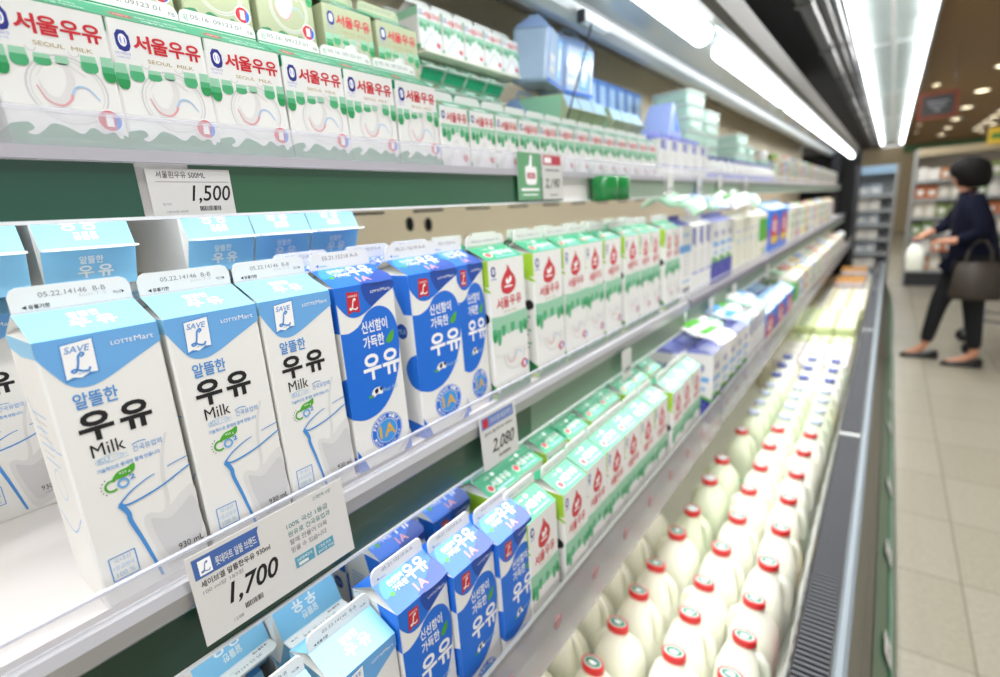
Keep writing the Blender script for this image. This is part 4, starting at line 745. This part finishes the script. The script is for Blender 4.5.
# three packs lying on the small cartons
def threepack():
    root = empty('milk_three_pack')
    for i in range(3):
        b = MB(); y = -0.08+i*0.056; M = Matrix.Translation((0, y, 0))
        b.loft([[(-0.11, -0.026, -0.026), (-0.11, 0.026, -0.026), (-0.11, 0.026, 0.026), (-0.11, -0.026, 0.026)], [(0.0, -0.026, -0.026), (0.0, 0.026, -0.026), (0.0, 0.026, 0.026), (0.0, -0.026, 0.026)], [(0.016, -0.026, -0.001), (0.016, 0.026, -0.001), (0.016, 0.026, 0.001), (0.016, -0.026, 0.001)], [(0.027, -0.026, -0.001), (0.027, 0.026, -0.001), (0.027, 0.026, 0.001), (0.027, -0.026, 0.001)]], OLV, M=M, smooth=False)
        F = Face(b, (0.0002, y-0.026, 0.026), (0, 1, 0), (0.016, 0, -0.025)); F.rect(0, 0, 52, 29, PALE, 1); F.rect(2, 20, 16, 29, SRED, 2); F.rect(0, 0, 52, 3, DGR, 2)
        F = Face(b, (0.016, y-0.026, -0.001), (0, 1, 0), (-0.016, 0, -0.025)); F.rect(4, 8, 48, 18, SRED, 1); F.rect(0, 0, 52, 3, DGR, 1)
        F = Face(b, (-0.11, y-0.0262, -0.026), (1, 0, 0), (0, 0, 1)); F.rect(2, 2, 108, 50, DRIPL, 1)
        b.build('lying_carton', root)
    return root
TH = Proto(threepack())
for i, (y, z, s, t) in enumerate(((1.11, ZT+0.142, 1.15, 'nearer one'), (1.335, ZT+0.140, 1.15, 'farther one'))): TH.put((-0.575, y+0.03, z), 'three green and olive cartons banded together lying on the top shelf, '+t, 'milk three pack', None, (0, 0.1, 0), (1, s, s))
b = MB(); b.box((-0.635, 1.02, ZT), (-0.56, 1.45, ZT+0.108), mat('mint_crate', 'cfe6dc')); tag(b.build('mint_tray'), 'mint tray under the banded three packs on the top shelf', 'tray')
# blue wedge pack and pale green stacks
b = MB(); b.loft([[(-0.06, -0.07, 0), (0.04, -0.07, 0), (0.04, 0.07, 0), (-0.06, 0.07, 0)], [(-0.05, -0.002, 0.11), (0.03, -0.002, 0.11), (0.03, 0.002, 0.11), (-0.05, 0.002, 0.11)]], mat('blue_wedge_wrap', '9fb2e8', 0.3), smooth=False); F = Face(b, (0.0405, -0.04, 0.01), (0, 1, 0), (-0.01, 0, 0.11)); F.poly([(30, 10), (86, 10), (52, 80)], ROY, 1); F.poly([(0, 6), (26, 6), (40, 80)], PALE, 1)
o = b.build('wedge_pack'); o.location = (-0.56, 1.60, ZT+0.12); o.scale = (0.9, 0.85, 0.9); tag(o, 'blue and white wedge shaped pack standing on the top shelf cartons', 'wedge pack')
b = MB(); b.box((-0.62, 1.46, ZT), (-0.55, 1.72, ZT+0.118), WH); tag(b.build('stock_box'), 'plain white box under the blue wedge shaped pack on the top shelf', 'box')
def stackbox(colr, n=5):
    root = empty('lidded_tub'); b = MB(); b.rbox((-0.06, -0.08, 0), (0.06, 0.08, 0.034), 0.012, mat('tub_'+colr, colr, 0.35)); b.build('tub', root)
    c = MB(); c.rbox((-0.063, -0.083, 0.034), (0.063, 0.083, 0.040), 0.012, mat('tub_lid_'+colr, 'e8f2ec', 0.3)); c.build('lid', root); return root
SG = Proto(stackbox('bcdccb')); SB = Proto(stackbox('8fc0e0'))
for s, (x, y, n_) in enumerate(((-0.60, 1.86, 7), (-0.60, 2.06, 6), (-0.60, 2.55, 5), (-0.60, 2.75, 4), (-0.60, 3.1, 3))):
    for k in range(n_): (SB if (s == 1 and k < 2) else SG).put((x, y, ZT+0.0405*k), 'pale mint tub, %s stack at the back of the top shelf, %s from its bottom' % (nth(s), nth(k)), 'lidded tub', 'mint tubs at the back of the top shelf', (0, 0, random.uniform(-.08, .08)))
def jar_(bm, cm):
    root = empty('food_jar'); b = MB(); b.lathe([(0.030, 0), (0.034, 0.006), (0.034, 0.07), (0.026, 0.085)], mat('jar_'+bm, bm, 0.3), n=14); b.build('jar', root); c = MB(); c.lathe([(0.029, 0), (0.029, 0.016), (0, 0.017)], mat('lid_'+cm, cm, 0.4), n=14, c=(0, 0, 0.084)); c.build('lid', root); return root
JARS = [Proto(jar_(a, c)) for a, c in (('e4dcc2', 'c85a3a'), ('cfe0b8', '7fa84a'), ('efe6e0', 'f0f0ee'), ('e8b070', 'ded0b0'), ('d8e4ee', '3a66b8'))]
for i in range(40):
    JARS[i % 5].put((-0.65-0.08*(i % 2), 3.35+0.095*i, ZT+0.118*(0 if i % 3 else 1)*0), 'small blurred jar at the far back of the top shelf, %s along' % nth(i), 'food jar', 'far jars on the top shelf', scale=(1.1, 1.1, 1.3+(i % 4)*0.35))
# wire arm with clip in front of the multipacks
r = MB(); r.tube([(-0.540, 0.975, ZT+0.11), (-0.545, 1.06, ZT+0.23), (-0.562, 1.15, ZT+0.345)], 0.0022, DGREY, 6); r.tube([(-0.562, 1.15, ZT+0.343), (-0.562, 1.15, 1.848)], 0.002, DGREY, 6); r.box((-0.572, 1.10, ZT+0.326), (-0.556, 1.22, ZT+0.342), EDGE); r.box((-0.572, 1.094, ZT+0.322), (-0.556, 1.102, ZT+0.346), DGREY)
tag(r.build('wire_hook'), 'black wire arm with a white clip in front of the blue multipacks', 'wire arm')
# holes and slots in the cream rear panel
for y, z in ((0.842, 1.426), (0.902, 1.422)):
    b = MB(); b.lathe([(0.0, 0), (0.010, 0), (0.011, 0.003)], DARK, M=Matrix.Translation((-0.8885, y, z)) @ Matrix.Rotation(HP, 4, 'Y') @ Matrix.Scale(1.5, 4, (1, 0, 0)), n=14); struct(b.build('trim_3'))
b = MB()
for k in range(14): b.box((-0.8895, 0.10+k*0.19, 1.452), (-0.8875, 0.20+k*0.19, 1.457), DARK)
struct(b.build('trim_4'))
# ================================================================== shop around the case
FL = bpy.data.materials.new('floor_tile'); FL.use_nodes = True; nt = FL.node_tree; bs = nt.nodes['Principled BSDF']
tc = nt.nodes.new('ShaderNodeTexCoord'); mp = nt.nodes.new('ShaderNodeMapping'); mp.inputs['Location'].default_value = (0.12, 0.01, 0); nt.links.new(tc.outputs['Object'], mp.inputs[0])
br = nt.nodes.new('ShaderNodeTexBrick'); br.offset = 0; br.squash = 1; br.inputs['Scale'].default_value = 1; br.inputs['Brick Width'].default_value = 0.45; br.inputs['Row Height'].default_value = 0.45; br.inputs['Mortar Size'].default_value = 0.0022; br.inputs['Mortar Smooth'].default_value = 0.1
br.inputs['Color1'].default_value = hexlin('a8a291'); br.inputs['Color2'].default_value = hexlin('a29c8a'); br.inputs['Mortar'].default_value = hexlin('746e60'); nt.links.new(mp.outputs[0], br.inputs[0])
nz = nt.nodes.new('ShaderNodeTexNoise'); nz.inputs['Scale'].default_value = 60; nz.inputs['Detail'].default_value = 4; nt.links.new(tc.outputs['Object'], nz.inputs['Vector'])
mr = nt.nodes.new('ShaderNodeMapRange'); mr.inputs[1].default_value = 0.3; mr.inputs[2].default_value = 0.7; mr.inputs[3].default_value = 0.90; mr.inputs[4].default_value = 1.05; nt.links.new(nz.outputs[0], mr.inputs[0])
mx = nt.nodes.new('ShaderNodeMixRGB'); mx.blend_type = 'MULTIPLY'; mx.inputs[0].default_value = 1; nt.links.new(br.outputs[0], mx.inputs[1]); nt.links.new(mr.outputs[0], mx.inputs[2]); nt.links.new(mx.outputs[0], bs.inputs['Base Color']); bs.inputs['Roughness'].default_value = 0.25
b = MB(); b.box((-3, -2, -0.05), (6, 24, 0), FL); struct(b.build('floor'))
b = MB(); b.box((0.16, -2, 2.75), (6, 24, 2.82), mat('brown_ceiling_paint', '8a6c44', 0.7)); b.box((0.8, 5.0, 2.748), (6, 5.06, 2.7499), DARK); struct(b.build('ceiling'))
b = MB(); b.box((-3, 22, 0), (6, 22.1, 2.75), mat('far_wall_paint', 'a89878', 0.7)); struct(b.build('wall_far'))
b = MB(); b.box((0.20, 21.9, 2.52), (6, 21.98, 2.72), mat('green_fascia', '3e6a3a', 0.5)); struct(b.build('trim_5'))
b = MB(); b.box((-3.0, 7.4, 0), (-0.95, 7.5, 2.75), mat('far_wall_paint', 'a89878')); struct(b.build('wall_left'))
# ceiling light trough
tr = empty('ceiling_light_trough', (-0.10, 8, 2.68)); tag(tr, 'long white ceiling light trough with two rows of lit tubes above the aisle', 'ceiling light')
b = MB(); b.box((-0.26, -9, 0.0), (0.26, 12, 0.05), mat('trough_white', 'ccd6d2', 0.3, noise=(2, 0.1))); b.box((-0.27, -9, -0.06), (-0.25, 12, 0.05), MGREY); b.box((0.25, -9, -0.06), (0.27, 12, 0.05), MGREY); b.box((-0.012, -9, -0.02), (0.012, 12, 0.0), WH)
for k in range(5): b.box((-0.25, -5+k*3.1, -0.012), (0.25, -4.98+k*3.1, 0), LGR)
b.build('trough_housing', tr)
for x, off in ((-0.22, 0.0), (0.21, 0.3)):
    for k in range(13):
        l = MB(); l.lathe([(0.0, 0), (0.028, 0.006), (0.034, 0.03), (0.034, 1.27), (0.028, 1.29), (0, 1.30)], TUBE, M=Matrix.Translation((x, -7+off+k*1.36, -0.035)) @ Matrix.Rotation(-HP, 4, 'X'), n=10, caps=False); l.build('lit_tube', tr)
def downlight():
    root = empty('ceiling_downlight'); b = MB(); b.lathe([(0.105, 0), (0.10, -0.012), (0.085, -0.012), (0.08, 0.0)], WH, n=20, caps=False); b.build('trim_ring', root); c = MB(); c.lathe([(0.0, -0.006), (0.082, -0.005), (0.082, 0)], mat('warm_lit_lens', 'fff2d0', 0.4, emit='fff0c8', es=6), n=20, caps=False); c.build('lit_lens', root); return root
DL = Proto(downlight())
for i in range(6):
    DL.put((0.95, 8.9+2.03*i, 2.748), 'warm round downlight, %s along in the left ceiling line' % nth(i), 'ceiling light', 'downlights, left line')
for i in range(6): DL.put((1.80, 9.5+2.0*i, 2.748), 'warm round downlight, %s along in the right ceiling line' % nth(i), 'ceiling light', 'downlights, right line')
for i in range(5): DL.put((1.60, 14.5+1.0*i, 2.748), 'warm round downlight, %s in the dense far cluster' % nth(i), 'ceiling light', 'downlights, far cluster')
for i in range(5): DL.put((0.36, 9.6+1.9*i, 2.748), 'small warm downlight beside the ceiling light trough, %s along' % nth(i), 'ceiling light', 'downlights beside the trough', scale=(0.5, 0.5, 1))
s = empty('hanging_aisle_sign', (0.30, 7.2, 2.09)); tag(s, 'dark square aisle sign with an orange border hanging from the brown ceiling', 'sign')
b = MB(); b.box((-0.16, 0, 0), (0.16, 0.02, 0.26), mat('orange_sign_frame', '7c3416', 0.6)); b.build('sign_frame', s)
b = MB(); b.box((-0.125, -0.004, 0.035), (0.125, -0.0005, 0.225), mat('dark_sign_face', '2c2a26', 0.5)); F = Face(b, (-0.125, -0.0045, 0.035), (1, 0, 0), (0, 0, 1)); F.rect(40, 120, 210, 136, GRY, 1); F.rect(60, 80, 190, 96, GRY, 1); F.rect(100, 40, 150, 60, GRY, 1); b.build('sign_face', s)
b = MB(); b.tube([(-0.12, 0.01, 0.26), (-0.12, 0.01, 0.66)], 0.003, DGREY, 5); b.tube([(0.12, 0.01, 0.26), (0.12, 0.01, 0.66)], 0.003, DGREY, 5); b.build('hanging_wire', s)
# dark post and end of the case
b = MB(); b.box((-0.95, 7.25, 0), (-0.30, 7.45, 1.86), DARK); b.box((-0.58, 7.22, 0.6), (-0.50, 7.26, 1.86), DGREY); b.box((-0.34, 7.22, 0.6), (-0.30, 7.26, 1.7), DGREY); struct(b.build('wall_case_end'))
# neighbouring open case at the far end, shelves facing the viewer
def gondola(x0, x1, y, H, nsh, colr, label, tint):
    g = empty('display_gondola', ((x0+x1)/2, y, 0)); tag(g, label, 'shelf unit'); X = (x1-x0)/2
    b = MB(); b.box((-X, 0.42, 0), (X, 0.46, H), mat(colr, colr, 0.6)); b.build('back_panel', g)
    b = MB(); b.box((-X-0.03, 0, 0), (-X, 0.46, H), MGREY); b.build('side_panel', g); b = MB(); b.box((X, 0, 0), (X+0.03, 0.46, H), MGREY); b.build('side_panel', g)
    b = MB(); b.box((-X, 0.05, 0), (X, 0.42, 0.22), DGREY); b.build('plinth', g)
    b = MB(); b.box((-X, -0.02, H-0.10), (X, 0.44, H), mat(tint, tint, 0.5)); b.build('header_panel', g)
    zs = [0.24+(H-0.42)*k/nsh for k in range(nsh)]
    for z in zs:
        b = MB(); b.box((-X, 0.02, z-0.02), (X, 0.42, z), STEEL); b.box((-X, 0.0, z-0.035), (X, 0.02, z+0.005), mat('shelf_edge_grey', '9fa4a4', 0.4)); b.build('shelf', g)
    return zs, (H-0.42)/nsh
random.seed(5)
cols = ['c98a5a', 'b84a3c', 'e6dcc8', 'd0b46a', '8fa060', 'ece8e0', 'c8703c', 'b8c4d0', 'd8d0c0', '7a9a5a', 'e8c070', 'f0ece4']
def grocery(colr):
    root = empty('grocery_pouch'); b = MB(); b.loft([[(-0.055, -0.03, 0), (0.055, -0.03, 0), (0.055, 0.03, 0), (-0.055, 0.03, 0)], [(-0.06, -0.035, 0.06), (0.06, -0.035, 0.06), (0.06, 0.035, 0.06), (-0.06, 0.035, 0.06)], [(-0.058, -0.003, 0.15), (0.058, -0.003, 0.15), (0.058, 0.003, 0.15), (-0.058, 0.003, 0.15)]], mat('pouch_'+colr, colr, 0.35), smooth=False)
    b.box((-0.035, -0.0385, 0.04), (0.035, -0.034, 0.095), mat('pouch_label', 'f2efe6', 0.4)); b.build('pouch', root); return root
GP = [Proto(grocery(c)) for c in cols]
def stock(x0, x1, y, zs, gap, label, group, pick, step=0.128):
    for si, z in enumerate(zs):
        x = x0+0.07; k = 0
        while x < x1-0.075:
            P = GP[pick[(si*3+k//2) % len(pick)]]; P.put((x, y+0.10, z+0.0005), label % (nth(si), nth(k)), 'grocery pouch', group, (0, 0, 0), (1.0, 1.2, (gap-0.045)/0.15*random.uniform(0.75, 0.98))); x += step; k += 1
zs, gp = gondola(0.26, 3.0, 9.6, 1.93, 6, 'c8bfae', 'tall grocery shelf unit facing the viewer behind the shopper', 'b8a888')
stock(0.26, 2.0, 9.6, zs, gp, 'packet on the unit behind the walking person, %s shelf up, %s from left', 'packets on the unit behind the shopper', [0, 2, 4, 5, 6, 8, 9, 11])
zs, gp = gondola(-0.62, 0.02, 8.4, 1.72, 7, 'cfd6d8', 'white shelf unit straddling the far end of the case row', '9fc0dc')
stock(-0.62, 0.02, 8.4, zs, gp, 'packet on the white unit at the case end, %s shelf up, %s from left', 'packets on the white unit', [5, 7, 8, 1, 11, 7])
# banner card on the shelf unit
b = MB(); b.box((0, 0, 0), (0.42, 0.02, 0.20), YEL); F = Face(b, (0, -0.0002, 0), (1, 0, 0), (0, 0, 1)); F.rect(30, 60, 390, 130, mat('leaf_print', '4e8a3a', 0.5), 1); o = b.build('promotion_board'); o.location = (0.95, 9.52, 1.90); tag(o, 'yellow promotion board on top of the shelf unit behind the shopper', 'promotion board')

# ================================================================== the shopper
def skin(name, nodes, edges, m, parent=None, sub=2):
    keys = list(nodes); me = bpy.data.meshes.new(name); me.from_pydata([nodes[k][0] for k in keys], [(keys.index(a), keys.index(c)) for a, c in edges], [])
    o = bpy.data.objects.new(name, me); C.objects.link(o); md = o.modifiers.new('skin', 'SKIN'); md.use_smooth_shade = True
    lay = me.skin_vertices[0] if me.skin_vertices else None
    if lay is None:
        bpy.context.view_layer.objects.active = o; lay = me.skin_vertices[0]
    for i, k in enumerate(keys):
        r = nodes[k][1]; lay.data[i].radius = (r, r) if not isinstance(r, tuple) else r; lay.data[i].use_root = (i == 0)
    o.modifiers.new('sub', 'SUBSURF').levels = sub; o.modifiers['sub'].render_levels = sub
    bpy.context.view_layer.update(); dg = bpy.context.evaluated_depsgraph_get(); m2 = bpy.data.meshes.new_from_object(o.evaluated_get(dg))
    bpy.data.objects.remove(o); m2.materials.clear(); m2.materials.append(m)
    for p in m2.polygons: p.use_smooth = True
    q = bpy.data.objects.new(name, m2); C.objects.link(q); q.parent = parent; return q
SKIN = mat('warm_skin', 'c98f70', 0.5, sss=0.1); HAIR = mat('black_hair', '0e0b0a', 0.8, spec=0.2); COAT = mat('dark_navy_coat', '0c1024', 0.9, spec=0.2, noise=(40, 0.2)); TROU = mat('black_trousers', '0c0c10', 0.85); BAG = mat('brown_leather_bag', '3a322a', 0.6); SHOE = mat('black_shoe_leather', '0c0b0b', 0.35); LIP = mat('lip_tone', 'a85a52', 0.5); EYEW = mat('eye_white', 'f0efec', 0.3)
PX, PY = 0.50, 5.40
pr = empty('person', (PX, PY, 0)); tag(pr, 'person in a dark navy coat walking with a jug and a brown bag', 'person')
def q(x, y, z): return (x-PX, y, z)     # y here is the side offset, negative towards the case viewer
body = {'pelvis': (q(.53, 0, .88), .11), 'waist': (q(.52, 0, 1.02), .10), 'chest': (q(.515, 0, 1.20), .095), 'neckb': (q(.478, 0, 1.335), .046), 'neck': (q(.455, 0, 1.39), .046), 'jaw': (q(.435, 0, 1.44), .060), 'head': (q(.440, 0, 1.505), .080), 'crown': (q(.445, 0, 1.56), .060),
 'sl': (q(.50, -.14, 1.27), .036), 'el': (q(.565, -.20, 1.06), .030), 'wl': (q(.40, -.17, 1.00), .025), 'hl': (q(.345, -.155, 1.01), .028),
 'sr': (q(.49, .14, 1.27), .036), 'er': (q(.38, .19, 1.10), .036), 'wr': (q(.27, .12, 1.045), .024), 'hr': (q(.235, .10, 1.03), .027),
 'hipl': (q(.55, -.08, .84), .085), 'kl': (q(.585, -.09, .48), .052), 'al': (q(.635, -.09, .10), .032), 'fl': (q(.53, -.09, .035), .030), 'tl': (q(.465, -.09, .028), .022),
 'hipr': (q(.50, .08, .84), .085), 'kr': (q(.39, .085, .49), .052), 'ar': (q(.335, .085, .10), .032), 'fr': (q(.255, .085, .035), .030), 'tr': (q(.205, .085, .028), .022)}
ed = [('pelvis', 'waist'), ('waist', 'chest'), ('chest', 'neckb'), ('neckb', 'neck'), ('neck', 'jaw'), ('jaw', 'head'), ('head', 'crown'), ('chest', 'sl'), ('sl', 'el'), ('el', 'wl'), ('wl', 'hl'), ('chest', 'sr'), ('sr', 'er'), ('er', 'wr'), ('wr', 'hr'),
 ('pelvis', 'hipl'), ('hipl', 'kl'), ('kl', 'al'), ('al', 'fl'), ('fl', 'tl'), ('pelvis', 'hipr'), ('hipr', 'kr'), ('kr', 'ar'), ('ar', 'fr'), ('fr', 'tr')]
for sd, wx, yy, dz in (('l', .345, -.155, 0.0), ('r', .235, .10, 0.02)):
    for i, dy in enumerate((-.024, -.008, .008, .024)):
        L_ = (.030, .035, .033, .026)[i]; z0 = body['h'+sd][0][2]
        a_, b_, c_ = 'f%s%da' % (sd, i), 'f%s%db' % (sd, i), 'f%s%dc' % (sd, i)
        body[a_] = (q(wx-.028, yy+dy, z0-.008), .0090); body[b_] = (q(wx-.028-L_*.8, yy+dy, z0-.026), .0082); body[c_] = (q(wx-.028-L_*.6, yy+dy, z0-.050), .0072); ed += [('h'+sd, a_), (a_, b_), (b_, c_)]
    body['t%s1' % sd] = (q(wx-.002, yy+(.034 if sd == 'l' else -.034), z0-.012), .0095); body['t%s2' % sd] = (q(wx-.030, yy+(.040 if sd == 'l' else -.040), z0-.030), .0080); ed += [('h'+sd, 't%s1' % sd), ('t%s1' % sd, 't%s2' % sd)]
bd = skin('body', body, ed, SKIN, pr)
f = MB()     # nose, lips, ears, eyes
f.loft([[q(.372, -.010, 1.505), q(.372, .010, 1.505), q(.368, .0, 1.520)], [q(.343, -.011, 1.470), q(.343, .011, 1.470), q(.338, 0, 1.482)], [q(.370, -.013, 1.462), q(.370, .013, 1.462), q(.362, 0, 1.466)]], SKIN); f.build('nose', pr)
f = MB(); f.tube([q(.378, -.022, 1.437), q(.366, 0, 1.438), q(.378, .022, 1.437)], 0.006, LIP, 6); f.build('mouth', pr)
for sy in (-1, 1):
    f = MB(); f.lathe([(0, -0.010), (0.009, -0.006), (0.011, 0), (0.009, 0.006), (0, 0.010)], EYEW, c=q(.374, sy*.030, 1.505), n=10); f.lathe([(0, -0.005), (0.0055, 0), (0, 0.005)], HAIR, c=q(.3635, sy*.030, 1.505), n=8); f.build('eye', pr)
    f = MB(); f.lathe([(0, -0.028), (0.012, -0.012), (0.014, 0.008), (0.008, 0.026), (0, 0.030)], SKIN, c=q(.447, sy*.080, 1.49), n=8, sy=0.5); f.build('ear', pr)
f = MB(); n = 18; rings = []      # bob haircut: full dome, open over the face
for k, (z, rx, ry, cx) in enumerate(((1.395, .060, .085, .500), (1.42, .088, .112, .487), (1.46, .105, .122, .472), (1.505, .112, .124, .462), (1.55, .108, .116, .455), (1.585, .088, .092, .452), (1.61, .050, .052, .452), (1.618, .01, .01, .452))):
    r_ = []
    for i in range(n):
        t = 2*math.pi*i/n; x = cx+1.13*rx*math.cos(t)+.008; y = 1.13*ry*math.sin(t)
        if z < 1.50 and math.cos(t) < -0.6: x = max(x, .392)
        r_.append(q(x, y, z+0.006*math.sin(5*t)))
    rings.append(r_)
f.loft(rings, HAIR); f.build('hair', pr)
coat = {'hem': (q(.58, 0, .64), (.19, .19)), 'hip': (q(.56, 0, .84), .175), 'waist': (q(.54, 0, 1.02), .155), 'chest': (q(.515, 0, 1.19), .160), 'col': (q(.478, 0, 1.34), .080), 'coll': (q(.468, 0, 1.385), .066),
 'sl': (q(.495, -.155, 1.285), .066), 'el': (q(.565, -.205, 1.06), .056), 'wl': (q(.425, -.175, 1.005), .040), 'sr': (q(.485, .155, 1.285), .066), 'er': (q(.385, .19, 1.10), .054), 'wr': (q(.295, .135, 1.055), .038)}
skin('coat', coat, [('hem', 'hip'), ('hip', 'waist'), ('waist', 'chest'), ('chest', 'col'), ('col', 'coll'), ('chest', 'sl'), ('sl', 'el'), ('el', 'wl'), ('chest', 'sr'), ('sr', 'er'), ('er', 'wr')], COAT, pr)
f = MB(); f.loft([[q(.40, -.05, .74), q(.44, .10, .74), q(.50, .10, .72), q(.47, -.08, .72)], [q(.34, -.07, .80), q(.36, .08, .80), q(.46, .1, .95), q(.44, -.09, .95)]], COAT, smooth=False); f.build('coat_flap', pr)
tr_ = {'p': (q(.54, 0, .86), .13), 'hl': (q(.555, -.085, .80), .105), 'kl': (q(.588, -.09, .48), .070), 'al': (q(.630, -.09, .13), .048), 'hr': (q(.505, .085, .80), .105), 'kr': (q(.395, .085, .49), .068), 'ar': (q(.340, .085, .13), .047)}
skin('trousers', tr_, [('p', 'hl'), ('hl', 'kl'), ('kl', 'al'), ('p', 'hr'), ('hr', 'kr'), ('kr', 'ar')], TROU, pr)
for x0, yy in ((.465, -.09), (.205, .085)):
    f = MB(); rr = []
    for dx, hw, zt in ((-.03, .012, .016), (-.015, .030, .030), (.03, .038, .040), (.09, .036, .048), (.15, .032, .058), (.20, .031, .070), (.225, .020, .066)):
        rr.append([q(x0+dx, yy-hw, 0.002), q(x0+dx, yy-hw, zt*.7), q(x0+dx, yy-hw*.5, zt), q(x0+dx, yy+hw*.5, zt), q(x0+dx, yy+hw, zt*.7), q(x0+dx, yy+hw, 0.002)])
    f.loft(rr, SHOE); f.build('shoe', pr)
# brown bag on the near forearm: the bag is carried, so it is a thing of its own
bg = empty('handbag', (0.56, 5.13, 0.575)); bg.scale = (0.92, 0.85, 0.95); tag(bg, 'brown leather handbag hanging from the forearm of the walking person', 'handbag')
f = MB(); f.loft([[(-.15, -.045, 0), (.15, -.045, 0), (.15, .045, 0), (-.15, .045, 0)], [(-.16, -.055, .03), (.16, -.055, .03), (.16, .055, .03), (-.16, .055, .03)], [(-.135, -.04, .24), (.135, -.04, .24), (.135, .04, .24), (-.135, .04, .24)], [(-.12, -.01, .29), (.12, -.01, .29), (.12, .01, .29), (-.12, .01, .29)]], BAG); f.build('bag_body', bg)
for sy in (-.02, .02):
    f = MB(); f.tube([(-.08, sy, .28), (-.07, sy, .38), (-.02, sy*.6, .455), (.03, sy*.6, .455), (.07, sy, .38), (.08, sy, .28)], .007, BAG, 6); f.build('strap', bg)
JR.put((0.205, 5.50, 0.795), 'white milk jug hanging from the outstretched hand of the walking person', 'milk jug', None, (0, 0, 0.3), (1.05, 1.0, 1.0)) if 0 else JB.put((0.205, 5.51, 0.745), 'white milk jug hanging from the outstretched hand of the walking person', 'milk jug', None, (0, 0, 1.5), (0.95, 0.95, 1.0))
# shopping cart behind the person
ct = empty('shopping_cart', (0.95, 5.95, 0)); tag(ct, 'wire shopping cart with a red handle standing behind the walking person', 'shopping cart'); CH = mat('chromed_wire', 'a8acb0', 0.25, 0.8); RB = mat('red_plastic_handle', 'b01c2c', 0.35)
f = MB()
for i in range(14):
    t = i/13; f.tube([(-.28+.02, -.20+.40*t, .48), (-.32, -.24+.48*t, .90)], .003, CH, 5); f.tube([(.30, -.20+.40*t, .52), (.36, -.24+.48*t, .90)], .003, CH, 5); f.tube([(-.26, -.20+.40*t, .48), (.30, -.20+.40*t, .52)], .003, CH, 5)
for i in range(18):
    t = i/17
    for sy in (-1, 1): f.tube([(-.26+.56*t, sy*.20, .48+.04*t), (-.32+.68*t, sy*.24, .90)], .003, CH, 5)
for z, k in ((.90, 1.0), (.76, .82), (.62, .64)): f.tube([(-.26-.06*k, -.20-.04*k, z), (.30+.06*k, -.20-.04*k, z), (.30+.06*k, .20+.04*k, z), (-.26-.06*k, .20+.04*k, z), (-.26-.06*k, -.20-.04*k, z)], .005, CH, 6)
f.build('wire_basket', ct)
f = MB(); f.tube([(-.40, -.26, 1.0), (-.40, .26, 1.0)], .016, RB, 10); f.box((-.335, -.245, .80), (-.325, .245, .90), RB); f.build('handle', ct)
f = MB()
for sy in (-1, 1): f.tube([(-.40, sy*.25, 1.0), (-.32, sy*.24, .90), (-.24, sy*.24, .30), (-.30, sy*.26, .13)], .011, CH, 8); f.tube([(-.24, sy*.24, .30), (.32, sy*.18, .22), (.38, sy*.18, .13)], .011, CH, 8)
f.tube([(-.24, -.24, .30), (-.24, .24, .30)], .010, CH, 6); f.tube([(.32, -.18, .22), (.32, .18, .22)], .010, CH, 6); f.build('frame', ct)
for x, y in ((-.30, -.26), (-.30, .26), (.38, -.18), (.38, .18)):
    f = MB(); f.lathe([(.0, -.013), (.052, -.013), (.060, -.008), (.060, .008), (.052, .013), (0, .013)], mat('black_rubber', '161616', .6), M=Matrix.Translation((x, y, .0605)) @ Matrix.Rotation(HP, 4, 'X'), n=18); wh = f; f = MB(); f.box((x-.012, y-.020, .06), (x+.012, y-.016, .14), CH); f.box((x-.012, y+.016, .06), (x+.012, y+.020, .14), CH); f.box((x-.012, y-.020, .136), (x+.012, y+.020, .142), CH); fk = f.build('caster_fork', ct); wh.build('wheel', fk)
# ================================================================== tidy: drop prototypes that were never placed
for P in PROTOS:
    if not P.used:
        for ch in list(P.root.children): bpy.data.objects.remove(ch)
        bpy.data.objects.remove(P.root)

for o_ in list(C.objects):
    if o_.get('label') and len(o_['label'].split()) > 16: open('/tmp/long.txt', 'a').write(o_['label']+chr(10))
